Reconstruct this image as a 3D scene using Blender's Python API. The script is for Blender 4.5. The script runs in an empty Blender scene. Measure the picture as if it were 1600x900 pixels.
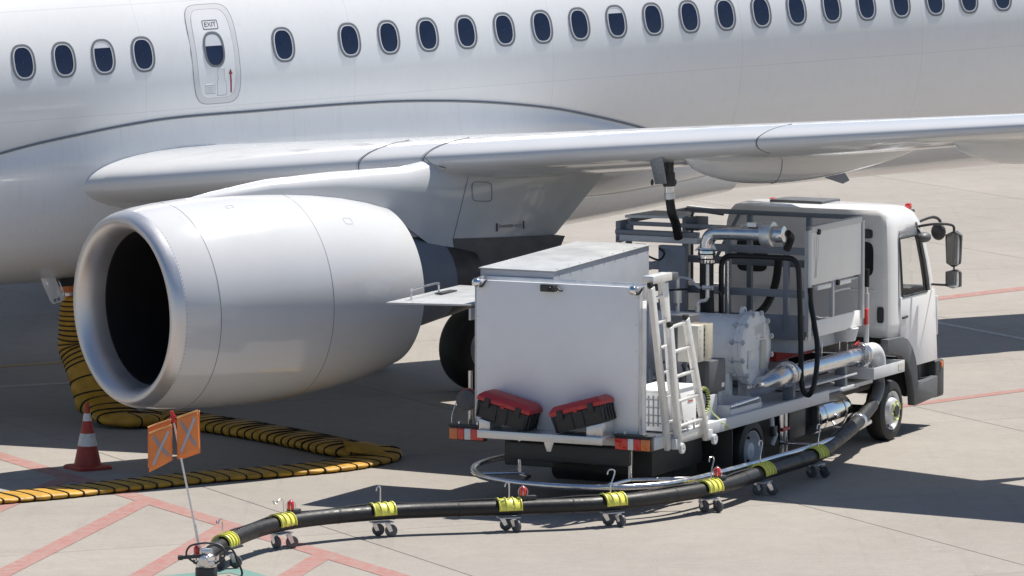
import bpy, bmesh, math, random
from mathutils import Vector, Matrix
random.seed(7)
R = math.radians
scene = bpy.context.scene
# ------------------------------------------------------------------ camera
F_PX = 8889.0; CAM_H = 9.2; Y_H = -470.0
PITCH = math.atan((450 - Y_H) / F_PX)
cam_d = bpy.data.cameras.new('camera'); cam = bpy.data.objects.new('camera', cam_d)
scene.collection.objects.link(cam); scene.camera = cam
cam.location = (0, 0, CAM_H); cam.rotation_euler = (math.pi/2 - PITCH, 0, 0)
cam_d.sensor_width = 36; cam_d.lens = 36 * F_PX / 1600; cam_d.clip_end = 6000; cam_d.clip_start = 1
# ------------------------------------------------------------------ sky, sun, exposure
TO_SUN = Vector((0.43, 0.35, 1.0)).normalized()
world = bpy.data.worlds.new('World'); scene.world = world; world.use_nodes = True
wn = world.node_tree; bg = wn.nodes['Background']
sky = wn.nodes.new('ShaderNodeTexSky'); sky.sky_type = 'NISHITA'; sky.sun_disc = False
sky.sun_elevation = math.asin(TO_SUN.z); sky.sun_rotation = math.atan2(TO_SUN.x, TO_SUN.y)
sky.air_density = 1.0; sky.dust_density = 0.4; sky.ozone_density = 3.0
wn.links.new(sky.outputs[0], bg.inputs[0]); bg.inputs[1].default_value = 0.066
sun_d = bpy.data.lights.new('sun', 'SUN'); sun_d.energy = 4.6; sun_d.angle = R(0.53); sun_d.color = (1.0, 0.95, 0.87)
sun = bpy.data.objects.new('sun', sun_d); scene.collection.objects.link(sun)
sun.rotation_euler = (-TO_SUN).to_track_quat('-Z', 'Y').to_euler(); sun.location = (30, 60, 40)
vs = scene.view_settings; vs.view_transform = 'Standard'; vs.look = 'None'; vs.gamma = 1; vs.exposure = 0.52
# ------------------------------------------------------------------ pixel -> place helpers
_cp, _sp = math.cos(PITCH), math.sin(PITCH)
CF = Vector((0, _cp, -_sp)); CU = Vector((0, _sp, _cp)); CR = Vector((1, 0, 0)); CC = Vector((0, 0, CAM_H))
def ray(x, y): return CF + CR * ((x - 800) / F_PX) + CU * ((450 - y) / F_PX)
def onz(x, y, z=0.0):
    d = ray(x, y); return CC + d * ((z - CAM_H) / d.z)
def onpl(x, y, P, n):
    d = ray(x, y); return CC + d * ((P - CC).dot(n) / d.dot(n))
TH = R(26.2)
TX = Vector((math.sin(TH), math.cos(TH), 0)); TY = Vector((-math.cos(TH), math.sin(TH), 0))
TO = onz(1177, 755) + TY * 1.2
def tloc(P): v = P - TO; return Vector((v.dot(TX), v.dot(TY), v.z))
def tx(px, py, x): return tloc(onpl(px, py, TO + TX * x, TX))
def ty(px, py, y): return tloc(onpl(px, py, TO + TY * y, TY))
def tz(px, py, z): return tloc(onz(px, py, z))
def tworld(x, y, z): return TO + TX * x + TY * y + Vector((0, 0, z))
# aircraft frame: a aft, o outboard (port), u up from the engine axis
PHI, TILT = R(36.0), R(1.25)
AX = Vector((math.cos(PHI)*math.cos(TILT), math.sin(PHI)*math.cos(TILT), math.sin(TILT)))
AO = Vector((math.sin(PHI), -math.cos(PHI), 0)); AU = AX.cross(-AO).normalized()
AP = CC + ray(190, 485) * 67.5
# ------------------------------------------------------------------ mesh helpers
def link(o, parent=None):
    scene.collection.objects.link(o)
    if parent is not None: o.parent = parent
    return o
def tag(o, label=None, cat=None, group=None, kind=None):
    if label: o['label'] = label
    if cat: o['category'] = cat
    if group: o['group'] = group
    if kind: o['kind'] = kind
    return o
def empty(name, mw):
    o = bpy.data.objects.new(name, None); o.empty_display_size = 0.3; link(o); o.matrix_world = mw; return o
def frame_of(t):
    t = t.normalized(); up = Vector((0, 0, 1)) if abs(t.z) < 0.95 else Vector((1, 0, 0))
    s = t.cross(up).normalized(); return s, s.cross(t).normalized()
def spline(pts, n=6, closed=False):
    P = [Vector(p) for p in pts]; out = []
    N = len(P); rng = range(N if closed else N - 1)
    for i in rng:
        if closed: p0, p1, p2, p3 = P[(i-1) % N], P[i], P[(i+1) % N], P[(i+2) % N]
        else: p0, p1, p2, p3 = P[max(i-1, 0)], P[i], P[i+1], P[min(i+2, N-1)]
        for k in range(n):
            t = k / n
            out.append(0.5 * ((2*p1) + (p2-p0)*t + (2*p0-5*p1+4*p2-p3)*t*t + (3*p1-p0-3*p2+p3)*t**3))
    if not closed: out.append(P[-1])
    return out
def ipl(x, xs, ys):
    if x <= xs[0]: return ys[0]
    for i in range(len(xs)-1):
        if x <= xs[i+1]:
            t = (x-xs[i])/(xs[i+1]-xs[i]); return ys[i]+(ys[i+1]-ys[i])*t
    return ys[-1]
def sipl(x, xs, ys):
    if x <= xs[0]: return ys[0]
    for i in range(len(xs)-1):
        if x <= xs[i+1]:
            t = (x-xs[i])/(xs[i+1]-xs[i]); t = t*t*(3-2*t); return ys[i]+(ys[i+1]-ys[i])*t
    return ys[-1]
class MB:
    def __init__(s): s.v = []; s.f = []
    def add(s, vs, fs):
        b = len(s.v); s.v += [tuple(p) for p in vs]; s.f += [tuple(i+b for i in f) for f in fs]; return s
    def box(s, x0, x1, y0, y1, z0, z1):
        vs = [(x, y, z) for x in (x0, x1) for y in (y0, y1) for z in (z0, z1)]
        return s.add(vs, [(0,1,3,2),(4,6,7,5),(0,4,5,1),(2,3,7,6),(0,2,6,4),(1,5,7,3)])
    def obox(s, c, size, M=None):
        c = Vector(c); hx, hy, hz = [d/2 for d in size]
        vs = []
        for x in (-hx, hx):
            for y in (-hy, hy):
                for z in (-hz, hz):
                    p = Vector((x, y, z)); p = (M @ p if M else p) + c; vs.append(p)
        return s.add(vs, [(0,1,3,2),(4,6,7,5),(0,4,5,1),(2,3,7,6),(0,2,6,4),(1,5,7,3)])
    def bar(s, p0, p1, w, h):
        p0, p1 = Vector(p0), Vector(p1); d = p1-p0; a, b = frame_of(d)
        M = Matrix((d.normalized(), a, b)).transposed()
        return s.obox((p0+p1)/2, (d.length, w, h), M)
    def cyl(s, p0, p1, r0, r1=None, n=16, caps=True):
        r1 = r0 if r1 is None else r1
        p0, p1 = Vector(p0), Vector(p1); a, b = frame_of(p1-p0); vs = []
        for p, r in ((p0, r0), (p1, r1)):
            for k in range(n):
                t = 2*math.pi*k/n; vs.append(p + a*(r*math.cos(t)) + b*(r*math.sin(t)))
        fs = [(k, (k+1) % n, n+(k+1) % n, n+k) for k in range(n)]
        if caps: fs += [tuple(range(n))[::-1], tuple(range(n, 2*n))]
        return s.add(vs, fs)
    def tube(s, pts, r, n=8, closed=False, caps=True):
        P = [Vector(p) for p in pts]; N = len(P); vs = []; up = None
        rr = r if callable(r) else (lambda i: r)
        a = None
        for i, p in enumerate(P):
            if closed: t = P[(i+1) % N]-P[i-1]
            else: t = P[min(i+1, N-1)]-P[max(i-1, 0)]
            t.normalize()
            if a is None: a, b = frame_of(t)
            else:
                a = (a - t*a.dot(t)).normalized(); b = t.cross(a) * -1 if False else a.cross(t) * -1
            bb = t.cross(a)
            for k in range(n):
                q = 2*math.pi*k/n; vs.append(p + a*(rr(i)*math.cos(q)) + bb*(rr(i)*math.sin(q)))
        fs = []
        for i in range(N if closed else N-1):
            j = (i+1) % N
            for k in range(n): fs.append((i*n+k, i*n+(k+1) % n, j*n+(k+1) % n, j*n+k))
        if caps and not closed: fs += [tuple(range(n))[::-1], tuple(range((N-1)*n, N*n))]
        return s.add(vs, fs)
    def lathe(s, prof, org, axis, n=48, closed=False):
        org = Vector(org); axis = Vector(axis).normalized(); a, b = frame_of(axis); vs = []
        for (h, r) in prof:
            for k in range(n):
                t = 2*math.pi*k/n; vs.append(org + axis*h + a*(r*math.cos(t)) + b*(r*math.sin(t)))
        M = len(prof); fs = []
        for i in range(M if closed else M-1):
            j = (i+1) % M
            for k in range(n): fs.append((i*n+k, i*n+(k+1) % n, j*n+(k+1) % n, j*n+k))
        return s.add(vs, fs)
    def prism(s, poly, vec):
        n = len(poly); vec = Vector(vec); A = [Vector(p) for p in poly]
        fs = [tuple(range(n))[::-1], tuple(range(n, 2*n))] + [(k, (k+1) % n, n+(k+1) % n, n+k) for k in range(n)]
        return s.add(A + [p+vec for p in A], fs)
    def rows(s, rows, closed=False, cap=False):
        n = len(rows[0]); vs = [p for r in rows for p in r]; fs = []
        for i in range(len(rows)-1):
            for k in range(n if closed else n-1):
                fs.append((i*n+k, i*n+(k+1) % n, (i+1)*n+(k+1) % n, (i+1)*n+k))
        if cap: fs += [tuple(range(n))[::-1], tuple(range((len(rows)-1)*n, len(rows)*n))]
        return s.add(vs, fs)
    def ball(s, c, r, n=14, m=8, sc=(1, 1, 1)):
        c = Vector(c); rows = []
        for i in range(m+1):
            t = math.pi*i/m; rows.append([c + Vector((sc[0]*r*math.sin(t)*math.cos(2*math.pi*k/n), sc[1]*r*math.sin(t)*math.sin(2*math.pi*k/n), sc[2]*r*math.cos(t))) for k in range(n)])
        return s.rows(rows, True)
    def build(s, name, mat, parent=None, bevel=0.0, seg=2, smooth=35, recalc=True):
        me = bpy.data.meshes.new(name); me.from_pydata(s.v, [], s.f)
        bm = bmesh.new(); bm.from_mesh(me)
        bmesh.ops.remove_doubles(bm, verts=bm.verts, dist=1e-5)
        if recalc: bmesh.ops.recalc_face_normals(bm, faces=bm.faces)
        if bevel > 0:
            es = [e for e in bm.edges if len(e.link_faces) == 2 and e.calc_face_angle(0) > R(30)]
            bmesh.ops.bevel(bm, geom=es, offset=bevel, segments=seg, affect='EDGES', profile=0.5, clamp_overlap=True)
        bm.to_mesh(me); bm.free()
        if smooth:
            for p in me.polygons: p.use_smooth = True
            me.set_sharp_from_angle(angle=R(smooth))
        me.materials.append(M[mat] if isinstance(mat, str) else mat)
        return link(bpy.data.objects.new(name, me), parent)
def copy_tree(o, parent=None):
    c = o.copy(); scene.collection.objects.link(c); c.parent = parent
    for ch in list(o.children): copy_tree(ch, c)
    return c
# ------------------------------------------------------------------ materials
M = {}
def mat(name, col, rough=0.5, metal=0.0, var=0.0, vscale=6.0, rvar=0.0, bump=0.0, bscale=60.0, coat=0.0, spec=0.5, stretch=None, dirt=None, emit=None):
    m = bpy.data.materials.new(name); m.use_nodes = True; nt = m.node_tree; N = nt.nodes; L = nt.links
    p = N['Principled BSDF']; p.inputs['Base Color'].default_value = (*col, 1); p.inputs['Roughness'].default_value = rough
    p.inputs['Metallic'].default_value = metal; p.inputs['Coat Weight'].default_value = coat; p.inputs['Coat Roughness'].default_value = 0.06
    p.inputs['Specular IOR Level'].default_value = spec
    if var or rvar or bump or dirt:
        tc = N.new('ShaderNodeTexCoord'); mp = N.new('ShaderNodeMapping'); L.new(tc.outputs['Object'], mp.inputs[0])
        if stretch: mp.inputs['Scale'].default_value = stretch
        nz = N.new('ShaderNodeTexNoise'); nz.inputs['Scale'].default_value = vscale; nz.inputs['Detail'].default_value = 8; nz.inputs['Roughness'].default_value = 0.6
        L.new(mp.outputs[0], nz.inputs['Vector'])
        if var:
            mr = N.new('ShaderNodeMapRange'); mr.inputs['From Min'].default_value = 0.3; mr.inputs['From Max'].default_value = 0.7
            mr.inputs['To Min'].default_value = 1-var; mr.inputs['To Max'].default_value = 1+var*0.4; L.new(nz.outputs['Fac'], mr.inputs['Value'])
            mx = N.new('ShaderNodeMix'); mx.data_type = 'RGBA'; mx.blend_type = 'MULTIPLY'; mx.inputs['Factor'].default_value = 1
            mx.inputs[6].default_value = (*col, 1); L.new(mr.outputs[0], mx.inputs[7]); last = mx.outputs[2]
            if dirt:
                n2 = N.new('ShaderNodeTexNoise'); n2.inputs['Scale'].default_value = dirt[0]; n2.inputs['Detail'].default_value = 10; n2.inputs['Roughness'].default_value = 0.75
                L.new(mp.outputs[0], n2.inputs['Vector'])
                m2 = N.new('ShaderNodeMapRange'); m2.inputs['From Min'].default_value = 0.52; m2.inputs['From Max'].default_value = 0.75
                m2.inputs['To Min'].default_value = 0; m2.inputs['To Max'].default_value = dirt[1]; L.new(n2.outputs['Fac'], m2.inputs['Value'])
                mx2 = N.new('ShaderNodeMix'); mx2.data_type = 'RGBA'; L.new(m2.outputs[0], mx2.inputs['Factor']); L.new(last, mx2.inputs[6])
                mx2.inputs[7].default_value = (*dirt[2], 1); last = mx2.outputs[2]
            L.new(last, p.inputs['Base Color'])
        if rvar:
            rr = N.new('ShaderNodeMapRange'); rr.inputs['From Min'].default_value = 0.3; rr.inputs['From Max'].default_value = 0.7
            rr.inputs['To Min'].default_value = max(rough-rvar, 0.03); rr.inputs['To Max'].default_value = rough+rvar
            L.new(nz.outputs['Fac'], rr.inputs['Value']); L.new(rr.outputs[0], p.inputs['Roughness'])
        if bump:
            nb = N.new('ShaderNodeTexNoise'); nb.inputs['Scale'].default_value = bscale; nb.inputs['Detail'].default_value = 6; L.new(mp.outputs[0], nb.inputs['Vector'])
            bp = N.new('ShaderNodeBump'); bp.inputs['Strength'].default_value = bump; bp.inputs['Distance'].default_value = 0.01
            L.new(nb.outputs['Fac'], bp.inputs['Height']); L.new(bp.outputs[0], p.inputs['Normal'])
    M[name] = m; return m
def aircraft_paint(name, col, panels, rough=0.22, streak=0.0):
    """gloss paint with hairline panel joints (in the thing's own coordinates), faint grime and vertical run-off streaks"""
    m = mat(name, col, rough, var=0.035, vscale=0.9, rvar=0.06, coat=0.5, dirt=(7.0, 0.10, (0.45, 0.44, 0.42)))
    nt = m.node_tree; N = nt.nodes; L = nt.links; p = N['Principled BSDF']
    src = p.inputs['Base Color'].links[0].from_socket
    tc = N.new('ShaderNodeTexCoord'); sx = N.new('ShaderNodeSeparateXYZ'); L.new(tc.outputs['Object'], sx.inputs[0])
    def line(out, period, off, w):
        a = N.new('ShaderNodeMath'); a.operation = 'ADD'; a.inputs[1].default_value = off; L.new(out, a.inputs[0])
        b = N.new('ShaderNodeMath'); b.operation = 'PINGPONG'; b.inputs[1].default_value = period/2; L.new(a.outputs[0], b.inputs[0])
        c = N.new('ShaderNodeMath'); c.operation = 'LESS_THAN'; c.inputs[1].default_value = w; L.new(b.outputs[0], c.inputs[0]); return c.outputs[0]
    acc = None
    for (ax, period, off, w) in panels:
        l = line(sx.outputs[ax], period, off, w)
        if acc is None: acc = l
        else:
            q = N.new('ShaderNodeMath'); q.operation = 'MAXIMUM'; L.new(acc, q.inputs[0]); L.new(l, q.inputs[1]); acc = q.outputs[0]
    if acc is not None:
        k = N.new('ShaderNodeMath'); k.operation = 'MULTIPLY'; k.inputs[1].default_value = 0.22; L.new(acc, k.inputs[0])
        mx = N.new('ShaderNodeMix'); mx.data_type = 'RGBA'; L.new(k.outputs[0], mx.inputs['Factor']); L.new(src, mx.inputs[6]); mx.inputs[7].default_value = (0.25, 0.25, 0.27, 1); src = mx.outputs[2]
    if streak:
        mp = N.new('ShaderNodeMapping'); mp.inputs['Scale'].default_value = (9, 9, 0.55); L.new(tc.outputs['Object'], mp.inputs[0])
        nz = N.new('ShaderNodeTexNoise'); nz.inputs['Scale'].default_value = 2.2; nz.inputs['Detail'].default_value = 5; L.new(mp.outputs[0], nz.inputs['Vector'])
        mr = N.new('ShaderNodeMapRange'); mr.inputs['From Min'].default_value = 0.5; mr.inputs['From Max'].default_value = 0.8; mr.inputs['To Max'].default_value = streak; L.new(nz.outputs['Fac'], mr.inputs['Value'])
        mx = N.new('ShaderNodeMix'); mx.data_type = 'RGBA'; L.new(mr.outputs[0], mx.inputs['Factor']); L.new(src, mx.inputs[6]); mx.inputs[7].default_value = (0.42, 0.42, 0.44, 1); src = mx.outputs[2]
    L.new(src, p.inputs['Base Color']); return m
aircraft_paint('fuselage_paint', (0.80, 0.805, 0.81), [(0, 3.2, 0.4, 0.004), (2, 1.35, 0.1, 0.004)], streak=0.06)
aircraft_paint('fairing_paint', (0.77, 0.775, 0.785), [(0, 2.62, 0.2, 0.004)], streak=0.13)
aircraft_paint('cowl_paint', (0.65, 0.655, 0.665), [], rough=0.13)  # same white as the fuselage, darkened so sunlit cowls clip less
aircraft_paint('wing_paint', (0.64, 0.65, 0.66), [(1, 1.7, 0.3, 0.004)])  # fuselage white again, darkened for the sunlit wing
mat('wing_grey', (0.47, 0.475, 0.48), 0.3, var=0.06, coat=0.3)
mat('lip_metal', (0.70, 0.70, 0.72), 0.40, 0.8, var=0.06, vscale=3, rvar=0.05)
mat('seal_grey', (0.20, 0.21, 0.23), 0.6)
mat('window_ring', (0.16, 0.17, 0.19), 0.45)
mat('window_seal', (0.62, 0.63, 0.65), 0.35)
mat('window_pane', (0.012, 0.018, 0.05), 0.06, var=0.3, vscale=3, spec=0.8)
mat('window_shade', (0.62, 0.64, 0.68), 0.5)
mat('door_band', (0.66, 0.665, 0.68), 0.35)
mat('print_red', (0.30, 0.03, 0.05), 0.5)
mat('print_dark', (0.10, 0.08, 0.12), 0.5)
mat('print_faint', (0.52, 0.53, 0.56), 0.5)
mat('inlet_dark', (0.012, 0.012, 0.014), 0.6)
mat('fan_blade', (0.03, 0.05, 0.05), 0.35, 0.6)
mat('hot_metal', (0.13, 0.12, 0.12), 0.42, 0.7, var=0.3, vscale=5)
mat('heat_band', (0.19, 0.18, 0.175), 0.55, 0.3, var=0.25, vscale=4)
mat('grey_paint', (0.22, 0.24, 0.28), 0.42, var=0.10, vscale=5, rvar=0.1, coat=0.1)
mat('light_grey', (0.60, 0.61, 0.63), 0.42, var=0.08, vscale=5, rvar=0.1)
mat('truck_white', (0.80, 0.80, 0.81), 0.25, var=0.05, vscale=2.5, rvar=0.06, coat=0.4, dirt=(5.0, 0.12, (0.4, 0.38, 0.34)))
mat('panel_white', (0.89, 0.89, 0.91), 0.33, var=0.04, vscale=2, rvar=0.06, dirt=(3.0, 0.08, (0.45, 0.43, 0.4)))
mat('housing_grey', (0.36, 0.38, 0.42), 0.4, var=0.08, vscale=4, rvar=0.1)
mat('lid_grey', (0.46, 0.47, 0.475), 0.38, var=0.08, vscale=3, rvar=0.1, dirt=(5.0, 0.2, (0.3, 0.29, 0.27)))
mat('board_white', (0.88, 0.88, 0.87), 0.5, var=0.04, vscale=4)
mat('alu', (0.66, 0.665, 0.68), 0.36, 0.75, var=0.12, vscale=9, rvar=0.12)
mat('steel', (0.68, 0.68, 0.70), 0.22, 0.95, var=0.12, vscale=8, rvar=0.1)
mat('chrome', (0.8, 0.8, 0.8), 0.07, 1.0)
mat('tank_white', (0.78, 0.785, 0.79), 0.3, var=0.05, vscale=6, rvar=0.08)
mat('rubber', (0.013, 0.013, 0.014), 0.62, var=0.25, vscale=20, bump=0.15, bscale=90)
mat('hose_black', (0.009, 0.009, 0.010), 0.5, var=0.3, vscale=18, rvar=0.12)
mat('plastic_dark', (0.045, 0.047, 0.05), 0.5, var=0.15, vscale=10)
mat('plastic_grey', (0.10, 0.105, 0.115), 0.5, var=0.12, vscale=8)
mat('chassis', (0.022, 0.022, 0.024), 0.55, var=0.3, vscale=7)
mat('box_black', (0.028, 0.029, 0.031), 0.55, var=0.2, vscale=14)
mat('box_red', (0.50, 0.04, 0.042), 0.42, var=0.12, vscale=9)
mat('valve_red', (0.5, 0.02, 0.02), 0.4)
mat('lens_red', (0.68, 0.03, 0.02), 0.15, coat=0.6)
mat('lens_orange', (0.7, 0.17, 0.03), 0.15, coat=0.6)
mat('lens_white', (0.75, 0.75, 0.75), 0.15, coat=0.6)
mat('saddle_yellow', (0.78, 0.76, 0.15), 0.4, var=0.15, vscale=12, coat=0.2)
mat('cord_yellow', (0.62, 0.70, 0.22), 0.5)
mat('duct_yellow', (0.56, 0.30, 0.025), 0.55, var=0.35, vscale=7, bump=0.5, bscale=14, dirt=(5.0, 0.35, (0.2, 0.11, 0.02)))
mat('strap_black', (0.015, 0.014, 0.012), 0.7)
mat('enclosure', (0.58, 0.56, 0.49), 0.45, var=0.05)
mat('clear_cover', (0.52, 0.47, 0.36), 0.15, var=0.2, vscale=8, coat=0.6)
mat('cone_red', (0.38, 0.04, 0.022), 0.5, var=0.25, vscale=10, dirt=(8.0, 0.5, (0.15, 0.06, 0.04)))
mat('cone_white', (0.70, 0.69, 0.67), 0.5, var=0.2, vscale=12, dirt=(14.0, 0.75, (0.12, 0.06, 0.05)))
mat('flag_orange', (0.80, 0.25, 0.07), 0.75, var=0.12, vscale=5, bump=0.3, bscale=12)
mat('flag_edge', (0.78, 0.42, 0.16), 0.75)
mat('reflective_grey', (0.30, 0.25, 0.27), 0.4)
mat('reflective_bright', (0.42, 0.42, 0.48), 0.35)
mat('mesh_grey', (0.3, 0.32, 0.34), 0.5, 0.5, var=0.3, vscale=40)
mat('seat_fabric', (0.06, 0.065, 0.075), 0.8)
def glass(name, tint, t):
    m = bpy.data.materials.new(name); m.use_nodes = True; nt = m.node_tree; N = nt.nodes; L = nt.links; N.clear()
    out = N.new('ShaderNodeOutputMaterial'); mx = N.new('ShaderNodeMixShader'); tr = N.new('ShaderNodeBsdfTransparent'); gl = N.new('ShaderNodeBsdfGlossy')
    fr = N.new('ShaderNodeFresnel'); fr.inputs[0].default_value = 1.25; tr.inputs[0].default_value = (*tint, 1); gl.inputs['Roughness'].default_value = 0.02
    L.new(fr.outputs[0], mx.inputs[0]); L.new(tr.outputs[0], mx.inputs[1]); L.new(gl.outputs[0], mx.inputs[2]); L.new(mx.outputs[0], out.inputs[0]); M[name] = m
glass('cab_glass', (0.985, 0.99, 0.99), 0.9)
def concrete(name, base, worn=False, paint=None):
    m = bpy.data.materials.new(name); m.use_nodes = True; nt = m.node_tree; N = nt.nodes; L = nt.links; p = N['Principled BSDF']
    g = N.new('ShaderNodeNewGeometry'); P = g.outputs['Position']
    def noise(scale, detail, rough=0.6, st=None, dist=0.0):
        n = N.new('ShaderNodeTexNoise'); n.inputs['Scale'].default_value = scale; n.inputs['Detail'].default_value = detail; n.inputs['Roughness'].default_value = rough; n.inputs['Distortion'].default_value = dist
        if st:
            mp = N.new('ShaderNodeMapping'); mp.inputs['Rotation'].default_value = (0, 0, st[0]); mp.inputs['Scale'].default_value = st[1]; L.new(P, mp.inputs[0]); L.new(mp.outputs[0], n.inputs['Vector'])
        else: L.new(P, n.inputs['Vector'])
        return n.outputs['Fac']
    def rng(s, a, b, c, d):
        r = N.new('ShaderNodeMapRange'); r.inputs['From Min'].default_value = a; r.inputs['From Max'].default_value = b; r.inputs['To Min'].default_value = c; r.inputs['To Max'].default_value = d; L.new(s, r.inputs['Value']); return r.outputs[0]
    def mul(a, b):
        q = N.new('ShaderNodeMath'); q.operation = 'MULTIPLY'; L.new(a, q.inputs[0]); L.new(b, q.inputs[1]); return q.outputs[0]
    v = mul(rng(noise(0.22, 6), 0.3, 0.7, 0.90, 1.06), rng(noise(2.3, 8, 0.7), 0.3, 0.7, 0.93, 1.05))
    v = mul(v, rng(noise(38, 5, 0.75), 0.25, 0.75, 0.82, 1.14)); v = mul(v, rng(noise(9, 6, 0.7), 0.3, 0.7, 0.94, 1.05))
    v = mul(v, rng(noise(0.5, 9, 0.72, None, 1.2), 0.60, 0.76, 1.0, 0.84))            # oil and damp stains
    v = mul(v, rng(noise(1.0, 6, 0.7, (0.44, (4.2, 0.12, 1))), 0.58, 0.78, 1.0, 0.88))  # drag marks
    oi = N.new('ShaderNodeObjectInfo'); v = mul(v, rng(oi.outputs['Random'], 0, 1, 0.965, 1.03))
    mx = N.new('ShaderNodeMix'); mx.data_type = 'RGBA'; mx.blend_type = 'MULTIPLY'; mx.inputs['Factor'].default_value = 1
    mx.inputs[6].default_value = (*base, 1); L.new(v, mx.inputs[7]); col = mx.outputs[2]
    if paint:
        k = rng(noise(7, 10, 0.75), 0.36, 0.62, paint[1], paint[2])
        m2 = N.new('ShaderNodeMix'); m2.data_type = 'RGBA'; L.new(k, m2.inputs['Factor']); L.new(col, m2.inputs[6]); m2.inputs[7].default_value = (*paint[0], 1); col = m2.outputs[2]
    L.new(col, p.inputs['Base Color']); p.inputs['Roughness'].default_value = 0.85; p.inputs['Specular IOR Level'].default_value = 0.25
    b = N.new('ShaderNodeBump'); b.inputs['Strength'].default_value = 0.25; b.inputs['Distance'].default_value = 0.004; L.new(noise(70, 5), b.inputs['Height']); L.new(b.outputs[0], p.inputs['Normal'])
    M[name] = m
CONC = (0.322, 0.296, 0.266)
concrete('concrete', CONC)
concrete('joint_dark', (0.17, 0.155, 0.14))
concrete('paint_red', CONC, paint=((0.36, 0.115, 0.10), 0.85, 0.25))
concrete('paint_teal', CONC, paint=((0.10, 0.26, 0.235), 0.95, 0.6))
concrete('paint_white', CONC, paint=((0.6, 0.6, 0.58), 0.8, 0.25))
concrete('paint_yellow', CONC, paint=((0.5, 0.3, 0.04), 0.85, 0.3))

# ------------------------------------------------------------------ apron
def build_apron():
    base = MB().add([(-1500, -800, -0.03), (1500, -800, -0.03), (1500, 2600, -0.03), (-1500, 2600, -0.03)], [(0, 1, 2, 3)]).build('apron', 'joint_dark')
    tag(base, 'pale concrete apron of large square slabs', 'ground', kind='structure')
    g = Vector((0.425, -0.905, 0)).normalized(); n = Vector((0.905, 0.425, 0)).normalized()
    S = 5.65; h = S/2 - 0.006
    first = None
    for i in range(-6, 12):
        for j in range(-30, -3):
            c = n*(24.86 + S*(i+0.5)) + g*(S*(j+0.35)); c.z = 0
            if not (-24 < c.x < 34 and 44 < c.y < 128): continue
            if first is None:
                first = MB().box(-h, h, -h, h, -0.2, 0).build('slab', 'concrete', base, bevel=0.006, seg=1); o = first
            else: o = first.copy(); link(o, base)
            o.location = c; o.rotation_euler = (0, 0, math.atan2(n.y, n.x))
    # far ground past the slabs
    ring = MB()
    for (x0, x1, y0, y1) in ((-1400, -29, -700, 2500), (39, 1400, -700, 2500), (-29, 39, 133, 2500), (-29, 39, -700, 39)):
        ring.add([(x0, y0, -0.012), (x1, y0, -0.012), (x1, y1, -0.012), (x0, y1, -0.012)], [(0, 1, 2, 3)])
    ring.build('outer_paving', 'concrete', base)
    def line(name, p, q, w, mt, z=0.004):
        p, q = Vector((*p, 0)), Vector((*q, 0)); d = (q-p).normalized(); s = Vector((-d.y, d.x, 0))*(w/2); N = max(2, int((q-p).length/1.0))
        rows = [[p+(q-p)*(k/N)+s+Vector((0, 0, z)), p+(q-p)*(k/N)-s+Vector((0, 0, z))] for k in range(N+1)]
        o = MB().rows(rows).build(name, mt, None); tag(o, kind='structure'); return o
    line('red_line', (-7.6, 71.5), (0.5, 56.1), 0.27, 'paint_red')
    for k, (p, q) in enumerate((((-5.24, 67.1), (-6.7, 60.9)), ((-4.2, 65.15), (-5.5, 59.0)), ((-3.17, 63.15), (-4.15, 58.2)), ((-2.0, 61.0), (-2.8, 57.2)))):
        line('red_hatch_line', p, q, 0.25, 'paint_red', 0.0045)
    line('red_line', (4.2, 73.0), (12.0, 80.7), 0.22, 'paint_red')
    line('red_line', (5.5, 86.2), (13.0, 94.0), 0.35, 'paint_red')
    line('white_line', (5.6, 85.3), (10, 76.5), 0.14, 'paint_white')
    line('white_line', (-8.5, 75.2), (-3.5, 77.6), 0.16, 'paint_white')
    line('yellow_line', (-9.0, 77.0), (-3.0, 81.0), 0.2, 'paint_yellow')
    line('teal_line', (-4.0, 59.05), (-2.95, 59.72), 0.22, 'paint_teal')
    line('teal_line', (-2.98, 59.82), (-2.3, 58.6), 0.24, 'paint_teal', 0.0046)
build_apron()

# ------------------------------------------------------------------ airliner
Z0 = 1.99   # engine axis height above the root
amat = Matrix((AX, -AO, AU)).transposed().to_4x4(); amat.translation = AP - AU*Z0
plane = empty('airliner', amat)
tag(plane, 'white twin engine passenger jet parked on the apron', 'airliner')
def A(a, o, u): return Vector((a, -o, u + Z0))
OC, UC, RF, RFB = -5.75, 2.24, 1.98, 2.17     # RFB: depth of the lower lobe
def skin(a, ang, off=0.0):      # ang measured from straight outboard, up positive
    return A(a, OC + (RF+off)*math.cos(ang), UC + ((RF if ang > 0 else RFB)+off)*math.sin(ang))
def skin_u(a, u, off=0.0): return skin(a, math.asin(max(-1, min(1, (u-UC)/(RF if u > UC else RFB)))), off)
def side_o(u): return RF*math.sqrt(max(0, 1-((u-UC)/(RF if u > UC else RFB))**2))
def build_fuselage():
    prof = [(-15, 0.15, -0.75), (-14.4, 0.7, -0.6), (-13.2, 1.25, -0.36), (-11.5, 1.7, -0.15), (-9.5, 1.93, -0.03), (-8, RF, 0), (-4, RF, 0), (0, RF, 0), (4, RF, 0), (8, RF, 0), (12, RF, 0), (16, RF, 0), (19, RF, 0), (22, 1.86, 0.1), (26, 1.45, 0.5), (30, 0.85, 0.95), (33, 0.3, 1.3)]
    n = 96; rows = []
    for (a, r, du) in prof: rows.append([A(a, OC + r*math.cos(2*math.pi*k/n), UC + du + r*(1 if k < n/2 else RFB/RF)*math.sin(2*math.pi*k/n)) for k in range(n)])
    MB().rows(rows, True, True).build('fuselage', 'fuselage_paint', plane, smooth=60)
build_fuselage()
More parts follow.
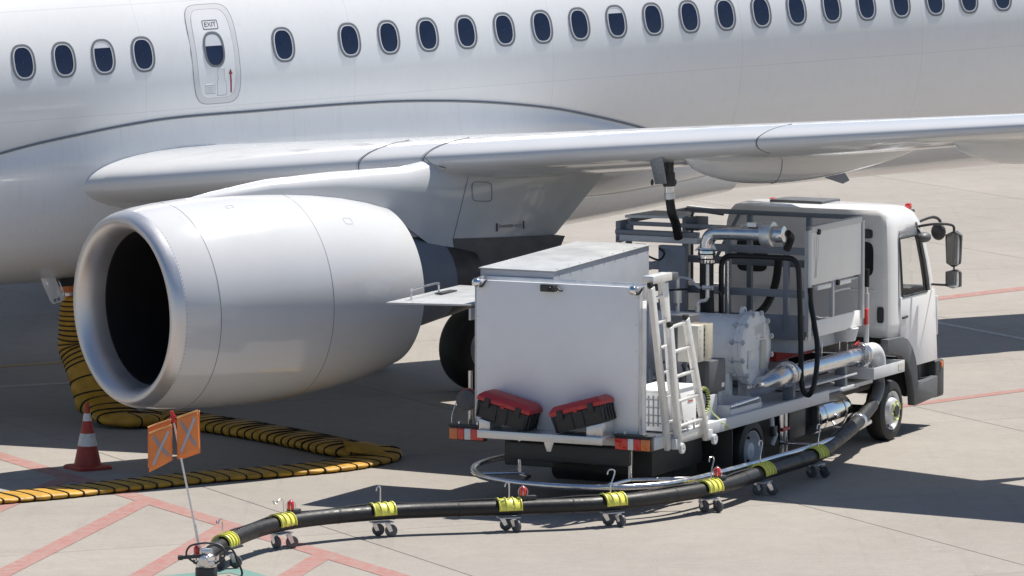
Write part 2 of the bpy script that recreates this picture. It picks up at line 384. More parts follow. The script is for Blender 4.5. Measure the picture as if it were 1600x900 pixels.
FA = [-6.5, -5, -3, -1, 0.7, 1.6, 3.02, 4.48, 5.97, 6.98, 8.03, 9.1, 9.89, 10.84, 11.8, 12.9]
FT = [0.20, 0.42, 0.80, 1.24, 1.575, 1.71, 1.845, 1.86, 1.86, 1.83, 1.75, 1.61, 1.45, 1.21, 0.9, 0.5]
FB = [0.08, 0.0, -0.12, -0.2, -0.25, -0.28, -0.3, -0.3, -0.3, -0.3, -0.3, -0.27, -0.22, -0.15, -0.06, 0.06]
_fs = spline([(a, t, b) for a, t, b in zip(FA, FT, FB)], 10)
_fa = [p.x for p in _fs]; _ft = [p.y for p in _fs]; _fb = [p.z for p in _fs]
def fair_ring(a, m=22):
    ut, ub = ipl(a, _fa, _ft), ipl(a, _fa, _fb); t = min(1, max(0, (a+6.5)/5))*min(1, max(0, (13.4-a)/4))
    t = t*t*(3-2*t); W = RF + 0.02 + 0.10*t; u0 = min(UC-0.9, ut-0.15); pts = []
    
    f0 = side_o(ut) + 0.012; W0 = max(f0 + 0.05*t, side_o(u0) + 0.02)
    for k in range(5):
        c = k/5; pts.append((f0 + (W0-f0)*c*c*(3-2*c), ut + (u0-ut)*c))
    for k in range(m+1):
        q = math.pi/2*k/m; e = 2/2.5
        pts.append((W0*max(0, math.cos(q))**e, u0 - (u0-ub)*math.sin(q)**e))
    return pts
def build_fairing():
    rows = []; seal = []; N = 110
    for i in range(N+1):
        a = -6.5 + 19.4*i/N; p = fair_ring(a)
        rows.append([A(a, OC+o, u) for (o, u) in p] + [A(a, OC-o, u) for (o, u) in reversed(p[:-1])])
        o, u = p[0]; seal.append(A(a, OC+o+0.004, u))
    MB().rows(rows).build('belly_fairing', 'fairing_paint', plane, smooth=60)
    MB().tube(seal, 0.016, 6).build('seal_strip', 'seal_grey', plane)
    for px in ((4.06, 1.63), (5.5, 1.60)):
        a, u = px; c = skin_u(a, u, 0.02); n = (skin_u(a, u, 1)-skin_u(a, u, 0)).normalized()
        o = MB().cyl(c-n*0.02, c+n*0.012, 0.04, n=20).build('drain_port', 'seal_grey', plane)
        MB().cyl(c+n*0.010, c+n*0.016, 0.024, n=16).build('drain_plug', 'steel', o)
build_fairing()
def superell(w, h, n, e=2.6):
    out = []
    for k in range(n):
        t = 2*math.pi*k/n; c, s = math.cos(t), math.sin(t)
        out.append((w*math.copysign(abs(c)**(2/e), c), h*math.copysign(abs(s)**(2/e), s)))
    return out
def on_skin(loop, a0, u0, off):     # loop of (da, arc) around a point on the skin
    b = math.asin((u0-UC)/RF); return [skin(a0+da, b+dv/RF, off) for da, dv in loop]
def ring_mesh(a0, u0, w0, h0, w1, h1, off, depth=0.008, n=40, e=2.6):
    lo, li = superell(w0, h0, n, e), superell(w1, h1, n, e); m = MB()
    m.rows([on_skin(lo, a0, u0, -0.002), on_skin(lo, a0, u0, off), on_skin(li, a0, u0, off), on_skin(li, a0, u0, off-depth)], True); return m
def disc_mesh(a0, u0, w, h, off, n=40, e=2.6, ulim=None, dv=None):
    lo = superell(w, h, n, e)
    if dv is not None: lo = [(x, max(y, dv)) for x, y in lo]
    m = MB(); rows = [on_skin([(x*s, y*s if dv is None else dv+(y-dv)*s) for x, y in lo], a0, u0, off) for s in (1, 0.5, 0.02)]
    m.rows(rows, True); return m
WU = 2.69
def build_windows():
    base_a = 5.96
    w = ring_mesh(base_a, WU, 0.172, 0.232, 0.145, 0.203, 0.007).build('window', 'window_ring', plane)
    s = ring_mesh(base_a, WU, 0.146, 0.204, 0.130, 0.188, 0.0055, 0.006).build('seal_ring', 'window_seal', w)
    p = disc_mesh(base_a, WU, 0.131, 0.189, 0.0015).build('pane', 'window_pane', w)
    sh = disc_mesh(base_a, WU, 0.129, 0.187, 0.0028, dv=0.115).build('shade', 'window_shade', None)
    A_list = [1.04-0.59*k for k in (6, 5, 4, 3, 2, 1)] + [1.04, 1.63, 2.21, 2.80, 4.93] + [5.96+0.619*k for k in range(26)]
    shaded = {2.21, round(5.96+0.619*7, 3), round(5.96+0.619*16, 3)}
    used = False
    for a in A_list:
        if abs(a-base_a) < 1e-6: o = w
        else: o = copy_tree(w, plane)
        o.location.x += a - base_a
        if round(a, 3) in shaded or a == 2.21:
            c = sh if not used else sh.copy()
            if used: scene.collection.objects.link(c)
            c.parent = o; used = True
build_windows()
def text_mesh(body, size):
    cu = bpy.data.curves.new('t', 'FONT'); cu.body = body; cu.size = size; cu.align_x = 'CENTER'; cu.align_y = 'CENTER'; cu.resolution_u = 3
    ob = bpy.data.objects.new('t', cu); scene.collection.objects.link(ob); bpy.context.view_layer.update()
    me = bpy.data.meshes.new_from_object(ob.evaluated_get(bpy.context.evaluated_depsgraph_get()))
    bpy.data.objects.remove(ob); return me
def text_on(name, body, size, mt, parent, fn):
    me = text_mesh(body, size); me.name = name
    for v in me.vertices: v.co = fn(v.co.x, v.co.y)
    me.materials.clear(); me.materials.append(M[mt]); return link(bpy.data.objects.new(name, me), parent)
def build_door():
    ca, cu = 3.875, 2.66; hw, hh = 0.355, 0.64; e = 5.0; n = 64
    d = MB(); lo = superell(hw-0.075, hh-0.075, n, e); 
    rows = [on_skin(superell(hw-0.07, hh-0.07, n, e), ca, cu, 0.001)] + [on_skin([(x*s, y*s) for x, y in lo], ca, cu, 0.006) for s in (1, 0.8, 0.6, 0.4, 0.2, 0.01)]
    d.rows(rows, True); door = d.build('exit_door', 'fuselage_paint', plane, smooth=30)
    ring_mesh(ca, cu, hw, hh, hw-0.066, hh-0.066, 0.004, 0.006, n, e).build('door_surround', 'door_band', door)
    ring_mesh(ca, cu, hw+0.006, hh+0.006, hw, hh, 0.0045, 0.004, n, e).build('door_seam', 'seal_grey', door)
    wu = 2.69
    ring_mesh(ca-0.01, wu, 0.155, 0.232, 0.128, 0.203, 0.013).build('window_frame', 'window_ring', door)
    disc_mesh(ca-0.01, wu, 0.130, 0.205, 0.008).build('window_pane', 'window_pane', door)
    disc_mesh(ca-0.01, wu, 0.126, 0.200, 0.0092, dv=0.045).build('window_shade', 'window_shade', door)
    b = math.asin((3.0-UC)/RF)
    text_on('exit_sign', 'EXIT', 0.088, 'print_dark', door, lambda x, y: skin(ca+x, b+y/RF, 0.0085))
    ring_mesh(ca, 3.0, 0.115, 0.062, 0.108, 0.055, 0.0085, 0.002, 32, 14).build('sign_border', 'print_dark', door)
    def patch(name, pts, mt):
        m = MB(); m.add([skin_u(a, u, 0.0085) for a, u in pts], [tuple(range(len(pts)))]); return m.build(name, mt, door)
    aa = 4.075
    ar = MB().rows([[skin_u(aa-0.011, 2.13+0.0235*k, 0.0085), skin_u(aa+0.011, 2.13+0.0235*k, 0.0085)] for k in range(11)])
    ar.add([skin_u(aa+x, u, 0.0087) for x, u in ((-0.03, 2.365), (0.03, 2.365), (0, 2.435))], [(0, 1, 2)]); ar.build('arrow', 'print_red', door)
    def outline(name, pts, mt, r=0.003): MB().tube([skin_u(a, u, 0.0085) for a, u in pts], r, 4, closed=True).build(name, mt, door)
    outline('pictogram', [(3.87, 2.10), (4.01, 2.10), (4.01, 2.26), (3.985, 2.31), (3.985, 2.45), (3.885, 2.45), (3.885, 2.31), (3.87, 2.26)], 'print_faint')
    outline('placard', [(3.69, 2.13), (3.83, 2.13), (3.83, 2.255), (3.69, 2.255)], 'print_faint')
    for k in range(4): patch('placard_line', [(3.705, 2.15+0.027*k), (3.80+0.005*k, 2.15+0.027*k), (3.80+0.005*k, 2.158+0.027*k), (3.705, 2.158+0.027*k)], 'print_faint')
build_door()
# ---- wing
def le_a(o): return 4.4 + 0.466*o if o >= 0 else 4.4 + 0.68*o
def le_u(o): return 1.46 + 0.088*o if o >= 0 else 1.46 + 0.10*o
def te_a(o): return ipl(o, [-4.5, 0.5, 11.5], [8.75, 9.15, 11.4])
def tc(o): return ipl(o, [-4.5, 0, 3, 11.5], [0.125, 0.125, 0.125, 0.11])
def foil(o, x, side, off=0.0):
    c = te_a(o)-le_a(o); t = tc(o)
    y = 5*t*(0.2969*math.sqrt(x)-0.126*x-0.3516*x*x+0.2843*x**3-0.1036*x**4)
    cam = 0.012*(1-(2*x-1)**2)
    z = cam + (y*1.0 if side > 0 else -y*0.95) - 0.055*x
    return A(le_a(o)+c*x - (off if x < 0.02 else 0), o, le_u(o)+c*z + side*off)
XS = [0, 0.002, 0.006, 0.012, 0.022, 0.036, 0.055, 0.08, 0.11, 0.15, 0.2, 0.28, 0.38, 0.5, 0.62, 0.75, 0.88, 1.0]
def build_wing(mirror):
    OS = [-4.4, -3.7, -3.0, -2, -1, 0, 1, 2, 3, 4.2, 5.5, 7, 9, 11.5]
    def mm(p):      # mirrored wing
        return Vector((p.x, 2*(-OC) - p.y, p.z)) if mirror else p
    rows = []
    for o in OS: rows.append([mm(foil(o, x, 1)) for x in reversed(XS)] + [mm(foil(o, x, -1)) for x in XS[1:]])
    w = MB().rows(rows, False).build('wing', 'wing_paint', plane, smooth=50)
    # tip cap
    return w
wing = build_wing(False); build_wing(True)
def build_slats():
    for (o0, o1) in ((-3.55, -0.72), (-0.68, -0.02), (0.03, 4.15), (4.17, 8.0), (8.03, 11.4)):
        rows = []; N = max(3, int((o1-o0)/0.35))
        fixed = o0 == -0.68
        for i in range(N+1):
            o = o0+(o1-o0)*i/N; e = 0.13; up = [x for x in XS if x <= e]+[e]; dn = [x for x in XS if x <= 0.045]+[0.045]
            off = 0.006
            # rounded ends: the slat tapers to its corner over the last few centimetres
            rows.append([foil(o, e, 1, -0.004)] + [foil(o, x, 1, off) for x in reversed(up)] + [foil(o, x, -1, off) for x in dn[1:]] + [foil(o, 0.045, -1, -0.004)])
        MB().rows(rows, False, False).build('slat' if not fixed else 'leading_edge_panel', 'cowl_paint', wing, smooth=40)
        for oe in (o0, o1):
            pass
    # dark gaps between slats
    for o in (-0.70, 0.005, 4.16, 8.015):
        pts = [foil(o, x, 1, 0.004) for x in reversed([x for x in XS if x <= 0.15])] + [foil(o, x, -1, 0.004) for x in XS[1:] if x <= 0.06]
        MB().tube(pts, 0.007, 5).build('slat_gap', 'seal_grey', wing)
build_slats()
def canoe(name, o, a0, a1, utop, depth, w, mt='cowl_paint', parent=None, seam=None):
    N = 26; rows = []
    for i in range(N+1):
        t = i/N; a = a0+(a1-a0)*t; s = max(0.015, (math.sin(math.pi*min(1, t*1.0)**0.8))**0.62) if 0 < t < 1 else 0.015
        top = utop(a); rows.append([A(a, o + w*s*math.cos(q), top + depth*s*min(0.35, math.sin(q)) if math.sin(q) > 0 else top + depth*s*math.sin(q)) for q in [2*math.pi*k/20 for k in range(20)]])
    ob = MB().rows(rows, True, True).build(name, mt, parent or wing, smooth=60)
    if seam:
        i = int(seam*N); MB().tube([p + (p - sum(rows[i], Vector())/20)*0.012 for p in rows[i]], 0.005, 4, closed=True).build('fairing_seam', 'seal_grey', ob)
    return ob
def under(o, extra=0.0):
    def fn(a):
        x = min(1, max(0.02, (a-le_a(o))/(te_a(o)-le_a(o)))); return foil(o, x, -1).z - Z0 + extra
    return fn
canoe('flap_track_fairing', 3.1, 6.05, 9.95, under(3.1, 0.02), 0.30, 0.22, 'wing_grey' if False else 'cowl_paint', seam=0.36)
canoe('flap_track_fairing', 6.3, 7.55, 11.2, under(6.3, 0.02), 0.29, 0.21, seam=0.38)
canoe('flap_track_fairing', 9.3, 9.0, 12.0, under(9.3, 0.02), 0.24, 0.18, seam=0.38)
canoe('flap_track_fairing', -1.6, 6.6, 11.0, under(-1.6, 0.02), 0.34, 0.26)
# ---- engine
def build_engine():
    X = Vector((1, 0, 0)); O = A(0, 0, 0); n = 96
    nac = MB().lathe([(0.15, 1.178), (0.3, 1.208), (0.6, 1.24)], O, X, n).build('inlet_cowl', 'cowl_paint', plane, smooth=60)
    lip = [(0.35, 0.925), (0.22, 0.94), (0.12, 0.965), (0.05, 1.0), (0.012, 1.04), (0.0, 1.075), (0.012, 1.108), (0.05, 1.14), (0.1, 1.163), (0.15, 1.1785)]
    MB().lathe(lip, O, X, n).build('inlet_lip', 'lip_metal', plane, smooth=60)
    MB().lathe([(0.35, 0.925), (0.7, 0.93), (1.3, 0.985), (1.5, 0.99)], O, X, n).build('inlet_liner', 'inlet_dark', plane, smooth=60)  # liner, fan and spinner coloured near black to paint in the inlet's shade
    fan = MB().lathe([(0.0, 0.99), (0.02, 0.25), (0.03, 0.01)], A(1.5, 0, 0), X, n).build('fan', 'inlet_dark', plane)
    for k in range(20):
        t = 2*math.pi*k/20; rows = []
        for i in range(5):
            r = 0.26+0.72*i/4; tw = R(25+38*i/4); c = 0.10+0.03*i
            rad = Vector((0, math.cos(t), math.sin(t))); tan = Vector((0, -math.sin(t), math.cos(t)))
            p = A(1.38, 0, 0)+rad*r; d = X*math.cos(tw)+tan*math.sin(tw); rows.append([p-d*c, p+X*0.01*math.sin(i), p+d*c])
        MB().rows(rows).build('fan_blade', 'fan_blade', fan, recalc=False)
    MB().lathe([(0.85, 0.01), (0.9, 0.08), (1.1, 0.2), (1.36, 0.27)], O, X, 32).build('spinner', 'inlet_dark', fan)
    MB().lathe([(0.606, 1.2405), (1.0, 1.262), (1.5, 1.274), (2.0, 1.262), (2.195, 1.25)], O, X, n).build('fan_cowl', 'cowl_paint', plane, smooth=60)
    tr = MB().lathe([(2.203, 1.2495), (2.6, 1.215), (3.0, 1.16), (3.4, 1.075), (3.7, 0.985), (3.7, 0.97), (3.3, 0.96), (2.8, 0.95)], O, X, n).build('reverser_cowl', 'cowl_paint', plane, smooth=40)
    for a, r in ((0.603, 1.2385), (2.199, 1.2475)): MB().lathe([(a-0.004, r+0.0035), (a+0.004, r+0.0035), (a+0.004, r-0.06), (a-0.004, r-0.06)], O, X, n, True).build('cowl_joint', 'seal_grey', plane)
    # rivet row round the lip
    rv = MB()
    for k in range(150):
        t = 2*math.pi*k/150
        for (a, r) in ((0.165, 1.1815), (0.36, 0.9235)):
            c = A(a, r*math.cos(t), r*math.sin(t)); nn = Vector((0, -math.cos(t), math.sin(t)))*(1 if r > 1 else -1)
            rv.cyl(c-nn*0.002, c+nn*0.0022, 0.005, n=6)
    rv.build('rivets', 'seal_grey', nac)['kind'] = 'stuff'
    MB().lathe([(2.8, 0.70), (3.4, 0.69), (3.9, 0.62), (4.35, 0.53), (4.55, 0.49)], O, X, 64).build('core_cowl', 'grey_paint', plane, smooth=60)
    MB().lathe([(4.552, 0.492), (4.75, 0.455), (5.0, 0.40), (5.0, 0.385), (4.7, 0.40)], O, X, 64).build('core_nozzle', 'hot_metal', plane, smooth=50)
    MB().lathe([(4.6, 0.3), (5.0, 0.26), (5.35, 0.13), (5.5, 0.01)], O, X, 40).build('exhaust_plug', 'hot_metal', plane, smooth=60)
    # small access hatches on the cowls
    for (a, ang, w, h) in ((0.42, R(62), 0.10, 0.09), (1.25, R(68), 0.05, 0.03), (2.75, R(50), 0.06, 0.05)):
        r = ipl(a, [0.15, 0.6, 1.5, 2.2, 3.0], [1.18, 1.24, 1.274, 1.25, 1.16]) + 0.001
        lo = superell(w, h, 24, 6); pts = []
        for x, y in lo:
            rr = ipl(a+x, [0.15, 0.6, 1.0, 1.5, 2.0, 2.2, 2.6, 3.0, 3.4], [1.178, 1.24, 1.262, 1.274, 1.262, 1.25, 1.215, 1.16, 1.075])+0.0005
            pts.append(A(a+x, rr*math.cos(ang+y/r), rr*math.sin(ang+y/r)))
        MB().tube(pts, 0.0025, 4, closed=True).build('hatch_outline', 'print_faint', nac)
build_engine()
def build_pylon():
    T = [(0.85, 1.245), (1.33, 1.325), (2.07, 1.415), (3.0, 1.44), (4.05, 1.43), (5.0, 1.55), (6.0, 1.62), (6.95, 1.50), (7.5, 1.42)]
    B = [(0.85, 1.18), (1.33, 1.15), (2.07, 1.15), (3.0, 1.05), (3.85, 0.80), (4.55, 0.30), (5.4, 0.36), (6.05, 0.40), (6.40, 0.42)]
    W = [0.02, 0.13, 0.19, 0.22, 0.235, 0.24, 0.22, 0.13, 0.015]
    rows = []; K = 18
    for (ta, tu), (ba, bu), w in zip(T, B, W):
        half = []
        for k in range(K+1):
            s = k/K; ww = w*min(1.0, math.sqrt(max(0, 1-(max(0, s-0.55)/0.45)**2))); half.append((ba+(ta-ba)*s, bu+(tu-bu)*s, ww))
        rows.append([A(a, ww, u) for a, u, ww in half] + [A(a, -ww, u) for a, u, ww in reversed(half)])
    py = MB().rows(rows, True, True).build('pylon', 'cowl_paint', plane, smooth=45)
    def plate(name, poly, w, mt):
        MB().prism([A(a, w, u) for a, u in poly], A(0, -2*w, 0)-A(0, 0, 0)).build(name, mt, py, bevel=0.004, seg=1)
    plate('heat_shield', [(4.66, 0.515), (6.38, 0.415), (6.30, 0.27), (5.6, 0.12), (4.74, 0.06)], 0.245, 'heat_band')
    plate('pylon_skirt', [(3.5, 0.95), (4.1, 0.80), (4.66, 0.515), (4.74, 0.06), (4.56, 0.06), (4.5, 0.55), (3.6, 0.6)], 0.21, 'wing_grey')
    plate('bifurcation_fairing', [(3.35, 0.95), (4.22, 0.70), (4.4, 0.10), (4.42, -0.05), (3.35, 0.3)], 0.17, 'hot_metal')
    wv = lambda a: ipl(a, [3.9, 4.5, 5.0, 6.0, 6.6], [0.235, 0.24, 0.236, 0.19, 0.13])
    text_on('warning_text', 'DANGER HOT', 0.056, 'inlet_dark', py, lambda x, y: A(5.55+x, wv(5.43+x)+0.012, 0.60+y-0.05*x))
    for s in (-1, 1): MB().prism([A(5.55+s*0.21+dx, 0.230 if s < 0 else 0.212, 0.60+dy) for dx, dy in ((-0.009, -0.05), (0.009, -0.05), (0.009, 0.05), (-0.009, 0.05))], A(0, 0.012, 0)-A(0, 0, 0)).build('warning_bar', 'print_dark', py)
    def ap(px, py, o):
        v = onpl(px, py, AP + AO*o, AO) - AP; return A(v.dot(AX), o, v.dot(AU))
    MB().tube(spline([ap(x, y, w) for x, y, w in ((665, 246, 0.24), (676, 256, 0.25), (705, 264, 0.25), (750, 269, 0.25), (800, 270, 0.25), (860, 266, 0.235), (912, 258, 0.20))], 5), 0.008, 6).build('wing_joint_seal', 'seal_grey', py)
    lo = superell(0.15, 0.12, 28, 5)
    MB().tube([A(5.12+x, 0.2385, 1.06+y-0.1*x) for x, y in lo], 0.0045, 5, closed=True).build('access_panel_seam', 'seal_grey', py)
    MB().tube([A(4.67+0.28*s, 0.243, 0.52+0.85*s) for s in [k/8 for k in range(9)]], 0.004, 5).build('pylon_seam', 'seal_grey', py)
build_pylon()
# starboard engine, only there to shade the apron beyond
MB().lathe([(0.0, 1.07), (0.15, 1.18), (0.6, 1.24), (1.5, 1.274), (2.4, 1.24), (3.7, 0.985), (3.7, 0.7), (4.9, 0.4), (5.4, 0.02)], A(0, 2*OC, 0), (1, 0, 0), 48).build('starboard_engine_cowl', 'cowl_paint', plane, smooth=50)
MB().prism([A(a, 2*OC+0.2, u) for a, u in ((0.9, 1.2), (4, 1.5), (7.0, 1.5), (6.4, 0.4), (4.6, 0.3))], A(0, -0.4, 0)-A(0, 0, 0)).build('starboard_pylon', 'cowl_paint', plane, bevel=0.03)
def build_gear():
    for side in (1, -1):
        oo = lambda o: o if side > 0 else 2*OC - o
        g = MB().cyl(A(8.35, oo(-3.9), 1.2), A(8.35, oo(-3.9), -1.4), 0.13, n=20).bar(A(8.35, oo(-3.9), -0.4), A(7.6, oo(-4.2), 0.9), 0.09, 0.09).build('landing_gear', 'light_grey', plane)
        for o in (-3.42, -4.38):
            # ground is level while the aircraft sits slightly nose-down
            w = A(8.35, oo(o), 0); base_u = -1.99 - 8.35*math.tan(TILT)
            c = A(8.35, oo(o), base_u+0.585)
            MB().lathe([(-0.2, 0.30), (-0.215, 0.38), (-0.21, 0.50), (-0.16, 0.565), (-0.08, 0.583), (0.08, 0.583), (0.16, 0.565), (0.21, 0.50), (0.215, 0.38), (0.2, 0.30)], c, (0, 1, 0), 48).build('tyre', 'rubber', g, smooth=50)
            MB().lathe([(-0.19, 0.30), (-0.1, 0.24), (-0.12, 0.1), (-0.14, 0.01)], c, (0, 1, 0), 32).lathe([(0.19, 0.30), (0.1, 0.24), (0.12, 0.1), (0.14, 0.01)], c, (0, 1, 0), 32).build('wheel_rim', 'light_grey', g)
        MB().cyl(A(8.35, oo(-3.3), -1.6), A(8.35, oo(-4.5), -1.6), 0.07).build('axle', 'steel', g)
    # nose gear, out of frame ahead
    n = MB().cyl(A(-9.6, OC, 0.6), A(-9.6, OC, -1.45), 0.09).build('nose_gear', 'light_grey', plane)
    for o in (-0.22, 0.22):
        c = A(-9.6, OC+o, -1.99+9.6*math.tan(TILT)+0.38)
        MB().lathe([(-0.1, 0.2), (-0.1, 0.33), (-0.05, 0.38), (0.05, 0.38), (0.1, 0.33), (0.1, 0.2)], c, (0, 1, 0), 32, True).build('tyre', 'rubber', n)
build_gear()
def build_small_aircraft_bits():
    # open belly service hatch with its air coupling
    def ap(px, py, o):
        v = onpl(px, py, AP + AO*o, AO) - AP; return A(v.dot(AX), o, v.dot(AU))
    pl = [ap(61, 428, -4.75), ap(66, 421, -4.76), ap(77, 418, -4.78), ap(82, 424, -4.76), ap(100, 464, -4.68), ap(97, 471, -4.66), ap(84, 476, -4.66), ap(80, 473, -4.67)]
    d = MB().prism(pl, A(0, -0.03, 0.012)-A(0, 0, 0)).build('service_hatch', 'cowl_paint', plane, bevel=0.006)
    for k in (0, 1): MB().prism([ap(85+6*k, 468-2*k, -4.64), ap(87+6*k, 467-2*k, -4.64), ap(88+6*k, 471-2*k, -4.64), ap(86+6*k, 472-2*k, -4.64)], A(0, -0.02, 0)-A(0, 0, 0)).build('hatch_latch', 'seal_grey', d)
    MB().tube(spline([ap(80, 420, -4.8), ap(92, 440, -4.85), ap(101, 460, -4.75), ap(98, 470, -4.68)], 5), 0.008, 6).build('hatch_stay', 'steel', d)
    c = ap(103, 432, -5.0)
    MB().obox(c + Vector((0.1, 0, 0.02)), (0.55, 0.4, 0.24)).build('hatch_opening', 'inlet_dark', plane)
    cu = MB().cyl(c+Vector((0.03, 0.0, -0.02)), c+Vector((0.03, 0, -0.26)), 0.10, n=20).build('air_coupling', 'lens_orange', plane)
    MB().lathe([(-0.02, 0.10), (-0.02, 0.125), (0.02, 0.125), (0.02, 0.10)], c+Vector((0.03, 0, -0.22)), (0, 0, 1), 20, True).build('coupling_ring', 'steel', cu)
    # open fuelling panel under the wing
    MB().prism([A(5.82, 2.72, 1.62), A(5.84, 2.95, 1.64), A(5.90, 2.95, 1.29), A(5.88, 2.76, 1.27)], A(0.015, 0, 0)-A(0, 0, 0)).build('fuelling_panel_door', 'mesh_grey', wing, bevel=0.003)
    # drain mast under the rear belly
    m = MB().prism([A(14.6, OC+0.9, 0.42), A(14.9, OC+0.9, 0.42), A(15.12, OC+0.9, 0.14), A(15.0, OC+0.9, 0.10), A(14.7, OC+0.9, 0.2)], A(0, 0.03, 0)-A(0, 0, 0)).build('drain_mast', 'seal_grey', plane, bevel=0.005)
build_small_aircraft_bits()
# ------------------------------------------------------------------ refuelling truck
tmat = Matrix.Rotation(math.atan2(TX.y, TX.x), 4, 'Z'); tmat.translation = TO
truck = empty('refuelling_truck', tmat)
tag(truck, 'white hydrant refuelling truck with lift platform parked under the wing', 'truck')
def bx(name, mt, x0, x1, y0, y1, z0, z1, bevel=0.006, parent=None): return MB().box(x0, x1, y0, y1, z0, z1).build(name, mt, parent or truck, bevel=bevel)
def wheel(x, y, z, r, inner=False, front=False):
    s = -1 if y < 0 else 1; c = Vector((x, y, z)); Yv = Vector((0, s, 0)); w = 0.115
    t = MB().lathe([(-w*2, 0.62*r), (-w*2.05, 0.8*r), (-w*1.95, 0.95*r), (-w*1.6, r), (-0.5*w, r), (-0.12*w, 0.965*r), (0, 0.85*r), (0.005, 0.72*r), (-0.02, 0.63*r)], c, Yv, 56).build('wheel', 'rubber', truck, smooth=40)
    for k in range(3):
        MB().lathe([(-w*(0.75+0.35*k)-0.006, r+0.001), (-w*(0.75+0.35*k)+0.006, r+0.001)], c, Yv, 56).build('tread_groove', 'strap_black', t)
    if front: prof = [(-0.02, 0.635*r), (0.0, 0.64*r), (-0.008, 0.61*r), (-0.06, 0.57*r), (-0.075, 0.50*r), (-0.03, 0.44*r), (0.02, 0.40*r), (0.035, 0.34*r), (0.035, 0.20*r), (0.05, 0.18*r), (0.05, 0.01)]
    else: prof = [(-0.02, 0.635*r), (0.0, 0.64*r), (-0.008, 0.61*r), (-0.09, 0.57*r), (-0.13, 0.50*r), (-0.15, 0.36*r), (-0.13, 0.30*r), (-0.02, 0.26*r), (-0.01, 0.01)]
    rim = MB().lathe(prof, c, Yv, 48).build('rim', 'light_grey', t, smooth=35)
    for k in range(6):
        q = 2*math.pi*k/6+0.3; rr = 0.30*r if front else 0.33*r; p = c + Vector((rr*math.cos(q), 0, rr*math.sin(q)))
        if front: MB().cyl(p+Yv*0.03, p+Yv*0.055, 0.018, 0.014, n=8).build('wheel_nut', 'cord_yellow', t)
        else: MB().cyl(p-Yv*0.13, p-Yv*0.1, 0.018, 0.014, n=8).build('wheel_nut', 'steel', t)
    for k in range(8):
        q = 2*math.pi*k/8; p = c + Vector((0.515*r*math.cos(q), 0, 0.515*r*math.sin(q))); dd = 0.066 if front else 0.118
        MB().cyl(p-Yv*(dd+0.01), p-Yv*(dd-0.012), 0.022, n=12).build('hand_hole', 'strap_black', t)
    if front:
        hc = MB().cyl(c+Yv*0.045, c+Yv*0.062, 0.22*r, 0.19*r, n=24).build('hub_cap', 'chassis', t)
        for k in range(3):
            q = 2*math.pi*k/3+0.5; seg = [c+Yv*0.058+Vector((0.30*r*math.cos(q+d), 0, 0.30*r*math.sin(q+d))) for d in (-0.45, -0.2, 0, 0.2, 0.45)]
            MB().tube(seg, 0.011, 6).build('nut_indicator', 'cord_yellow', t)
    return t
for s in (-1, 1):
    wheel(0, s*1.19, 0.380, 0.380); wheel(4.32, s*1.19, 0.380, 0.380, front=True)
    wheel(0, s*0.92, 0.380, 0.380)
def build_chassis():
    for y in (-0.42, 0.42): bx('chassis_rail', 'chassis', -2.75, 5.6, y-0.04, y+0.04, 0.5, 0.74)
    bx('axle', 'chassis', -0.07, 0.07, -1.0, 1.0, 0.31, 0.45); bx('axle', 'chassis', 4.25, 4.39, -1.0, 1.0, 0.28, 0.42)
    bx('underbody_tank', 'chassis', -2.3, -0.9, -0.95, -0.2, 0.34, 0.76, 0.02); bx('underbody_box', 'plastic_dark', -2.75, -1.6, 0.1, 0.72, 0.44, 0.74, 0.02)
    bx('rear_crossbeam', 'plastic_dark', -2.82, -2.7, -0.9, 0.65, 0.52, 0.72, 0.015)
    bx('pump_housing', 'chassis', 0.6, 2.0, -0.95, 0.95, 0.3, 0.74, 0.03); bx('battery_box', 'plastic_dark', 1.25, 1.75, -1.12, -0.55, 0.36, 0.74, 0.02)
    bx('mudguard', 'plastic_dark', -0.52, 0.52, -1.2, -0.7, 0.765, 0.785); bx('mudguard', 'plastic_dark', -0.52, 0.52, 0.7, 1.2, 0.765, 0.785)
    bx('mud_flap', 'chassis', -0.62, -0.6, -1.2, -0.75, 0.16, 0.77, 0.003); bx('mud_flap', 'chassis', -0.62, -0.6, 0.75, 1.2, 0.16, 0.77, 0.003)
    MB().cyl((-1.9, -0.55, 0.36), (-1.9, 0.45, 0.36), 0.17, n=24).build('air_reservoir', 'chassis', truck, bevel=0.01)
    # polished fuel tank and its shelf, right side
    t = MB().cyl((2.05, -1.0, 0.53), (3.0, -1.0, 0.53), 0.215, n=40).build('fuel_tank', 'chrome', truck, bevel=0.02)
    for x in (2.2, 2.8): MB().lathe([(-0.02, 0.219), (0.02, 0.219)], (x, -1.0, 0.53), (1, 0, 0), 40).build('tank_strap', 'steel', t)
    MB().prism([(2.0, -1.2, 0.80), (2.0, -0.6, 0.86), (2.0, -0.6, 0.845), (2.0, -1.2, 0.785)], (1.2, 0, 0)).build('tank_shelf', 'plastic_grey', truck, bevel=0.003)
    MB().cyl((2.55, 0.5, 0.5), (3.4, 0.5, 0.5), 0.2, n=24).build('air_tank', 'chassis', truck)
    for (x, y) in ((1.0, -1.12), (1.12, -1.12)): MB().cyl((x, y, 0.74), (x, y, 0.2), 0.028, n=12).build('drain_pipe', 'steel', truck)
    v = MB().tube([(0.62, -1.16, 0.74), (0.6, -1.18, 0.6), (0.66, -1.2, 0.5), (0.62, -1.17, 0.38)], 0.03, 8).build('valve_block', 'light_grey', truck)
    MB().obox((0.62, -1.19, 0.55), (0.1, 0.06, 0.12)).build('valve_body', 'plastic_dark', v, bevel=0.01)
    MB().cyl((0.95, -1.15, 0.52), (1.16, -1.15, 0.52), 0.022, n=10).build('valve_lever', 'valve_red', v)
build_chassis()
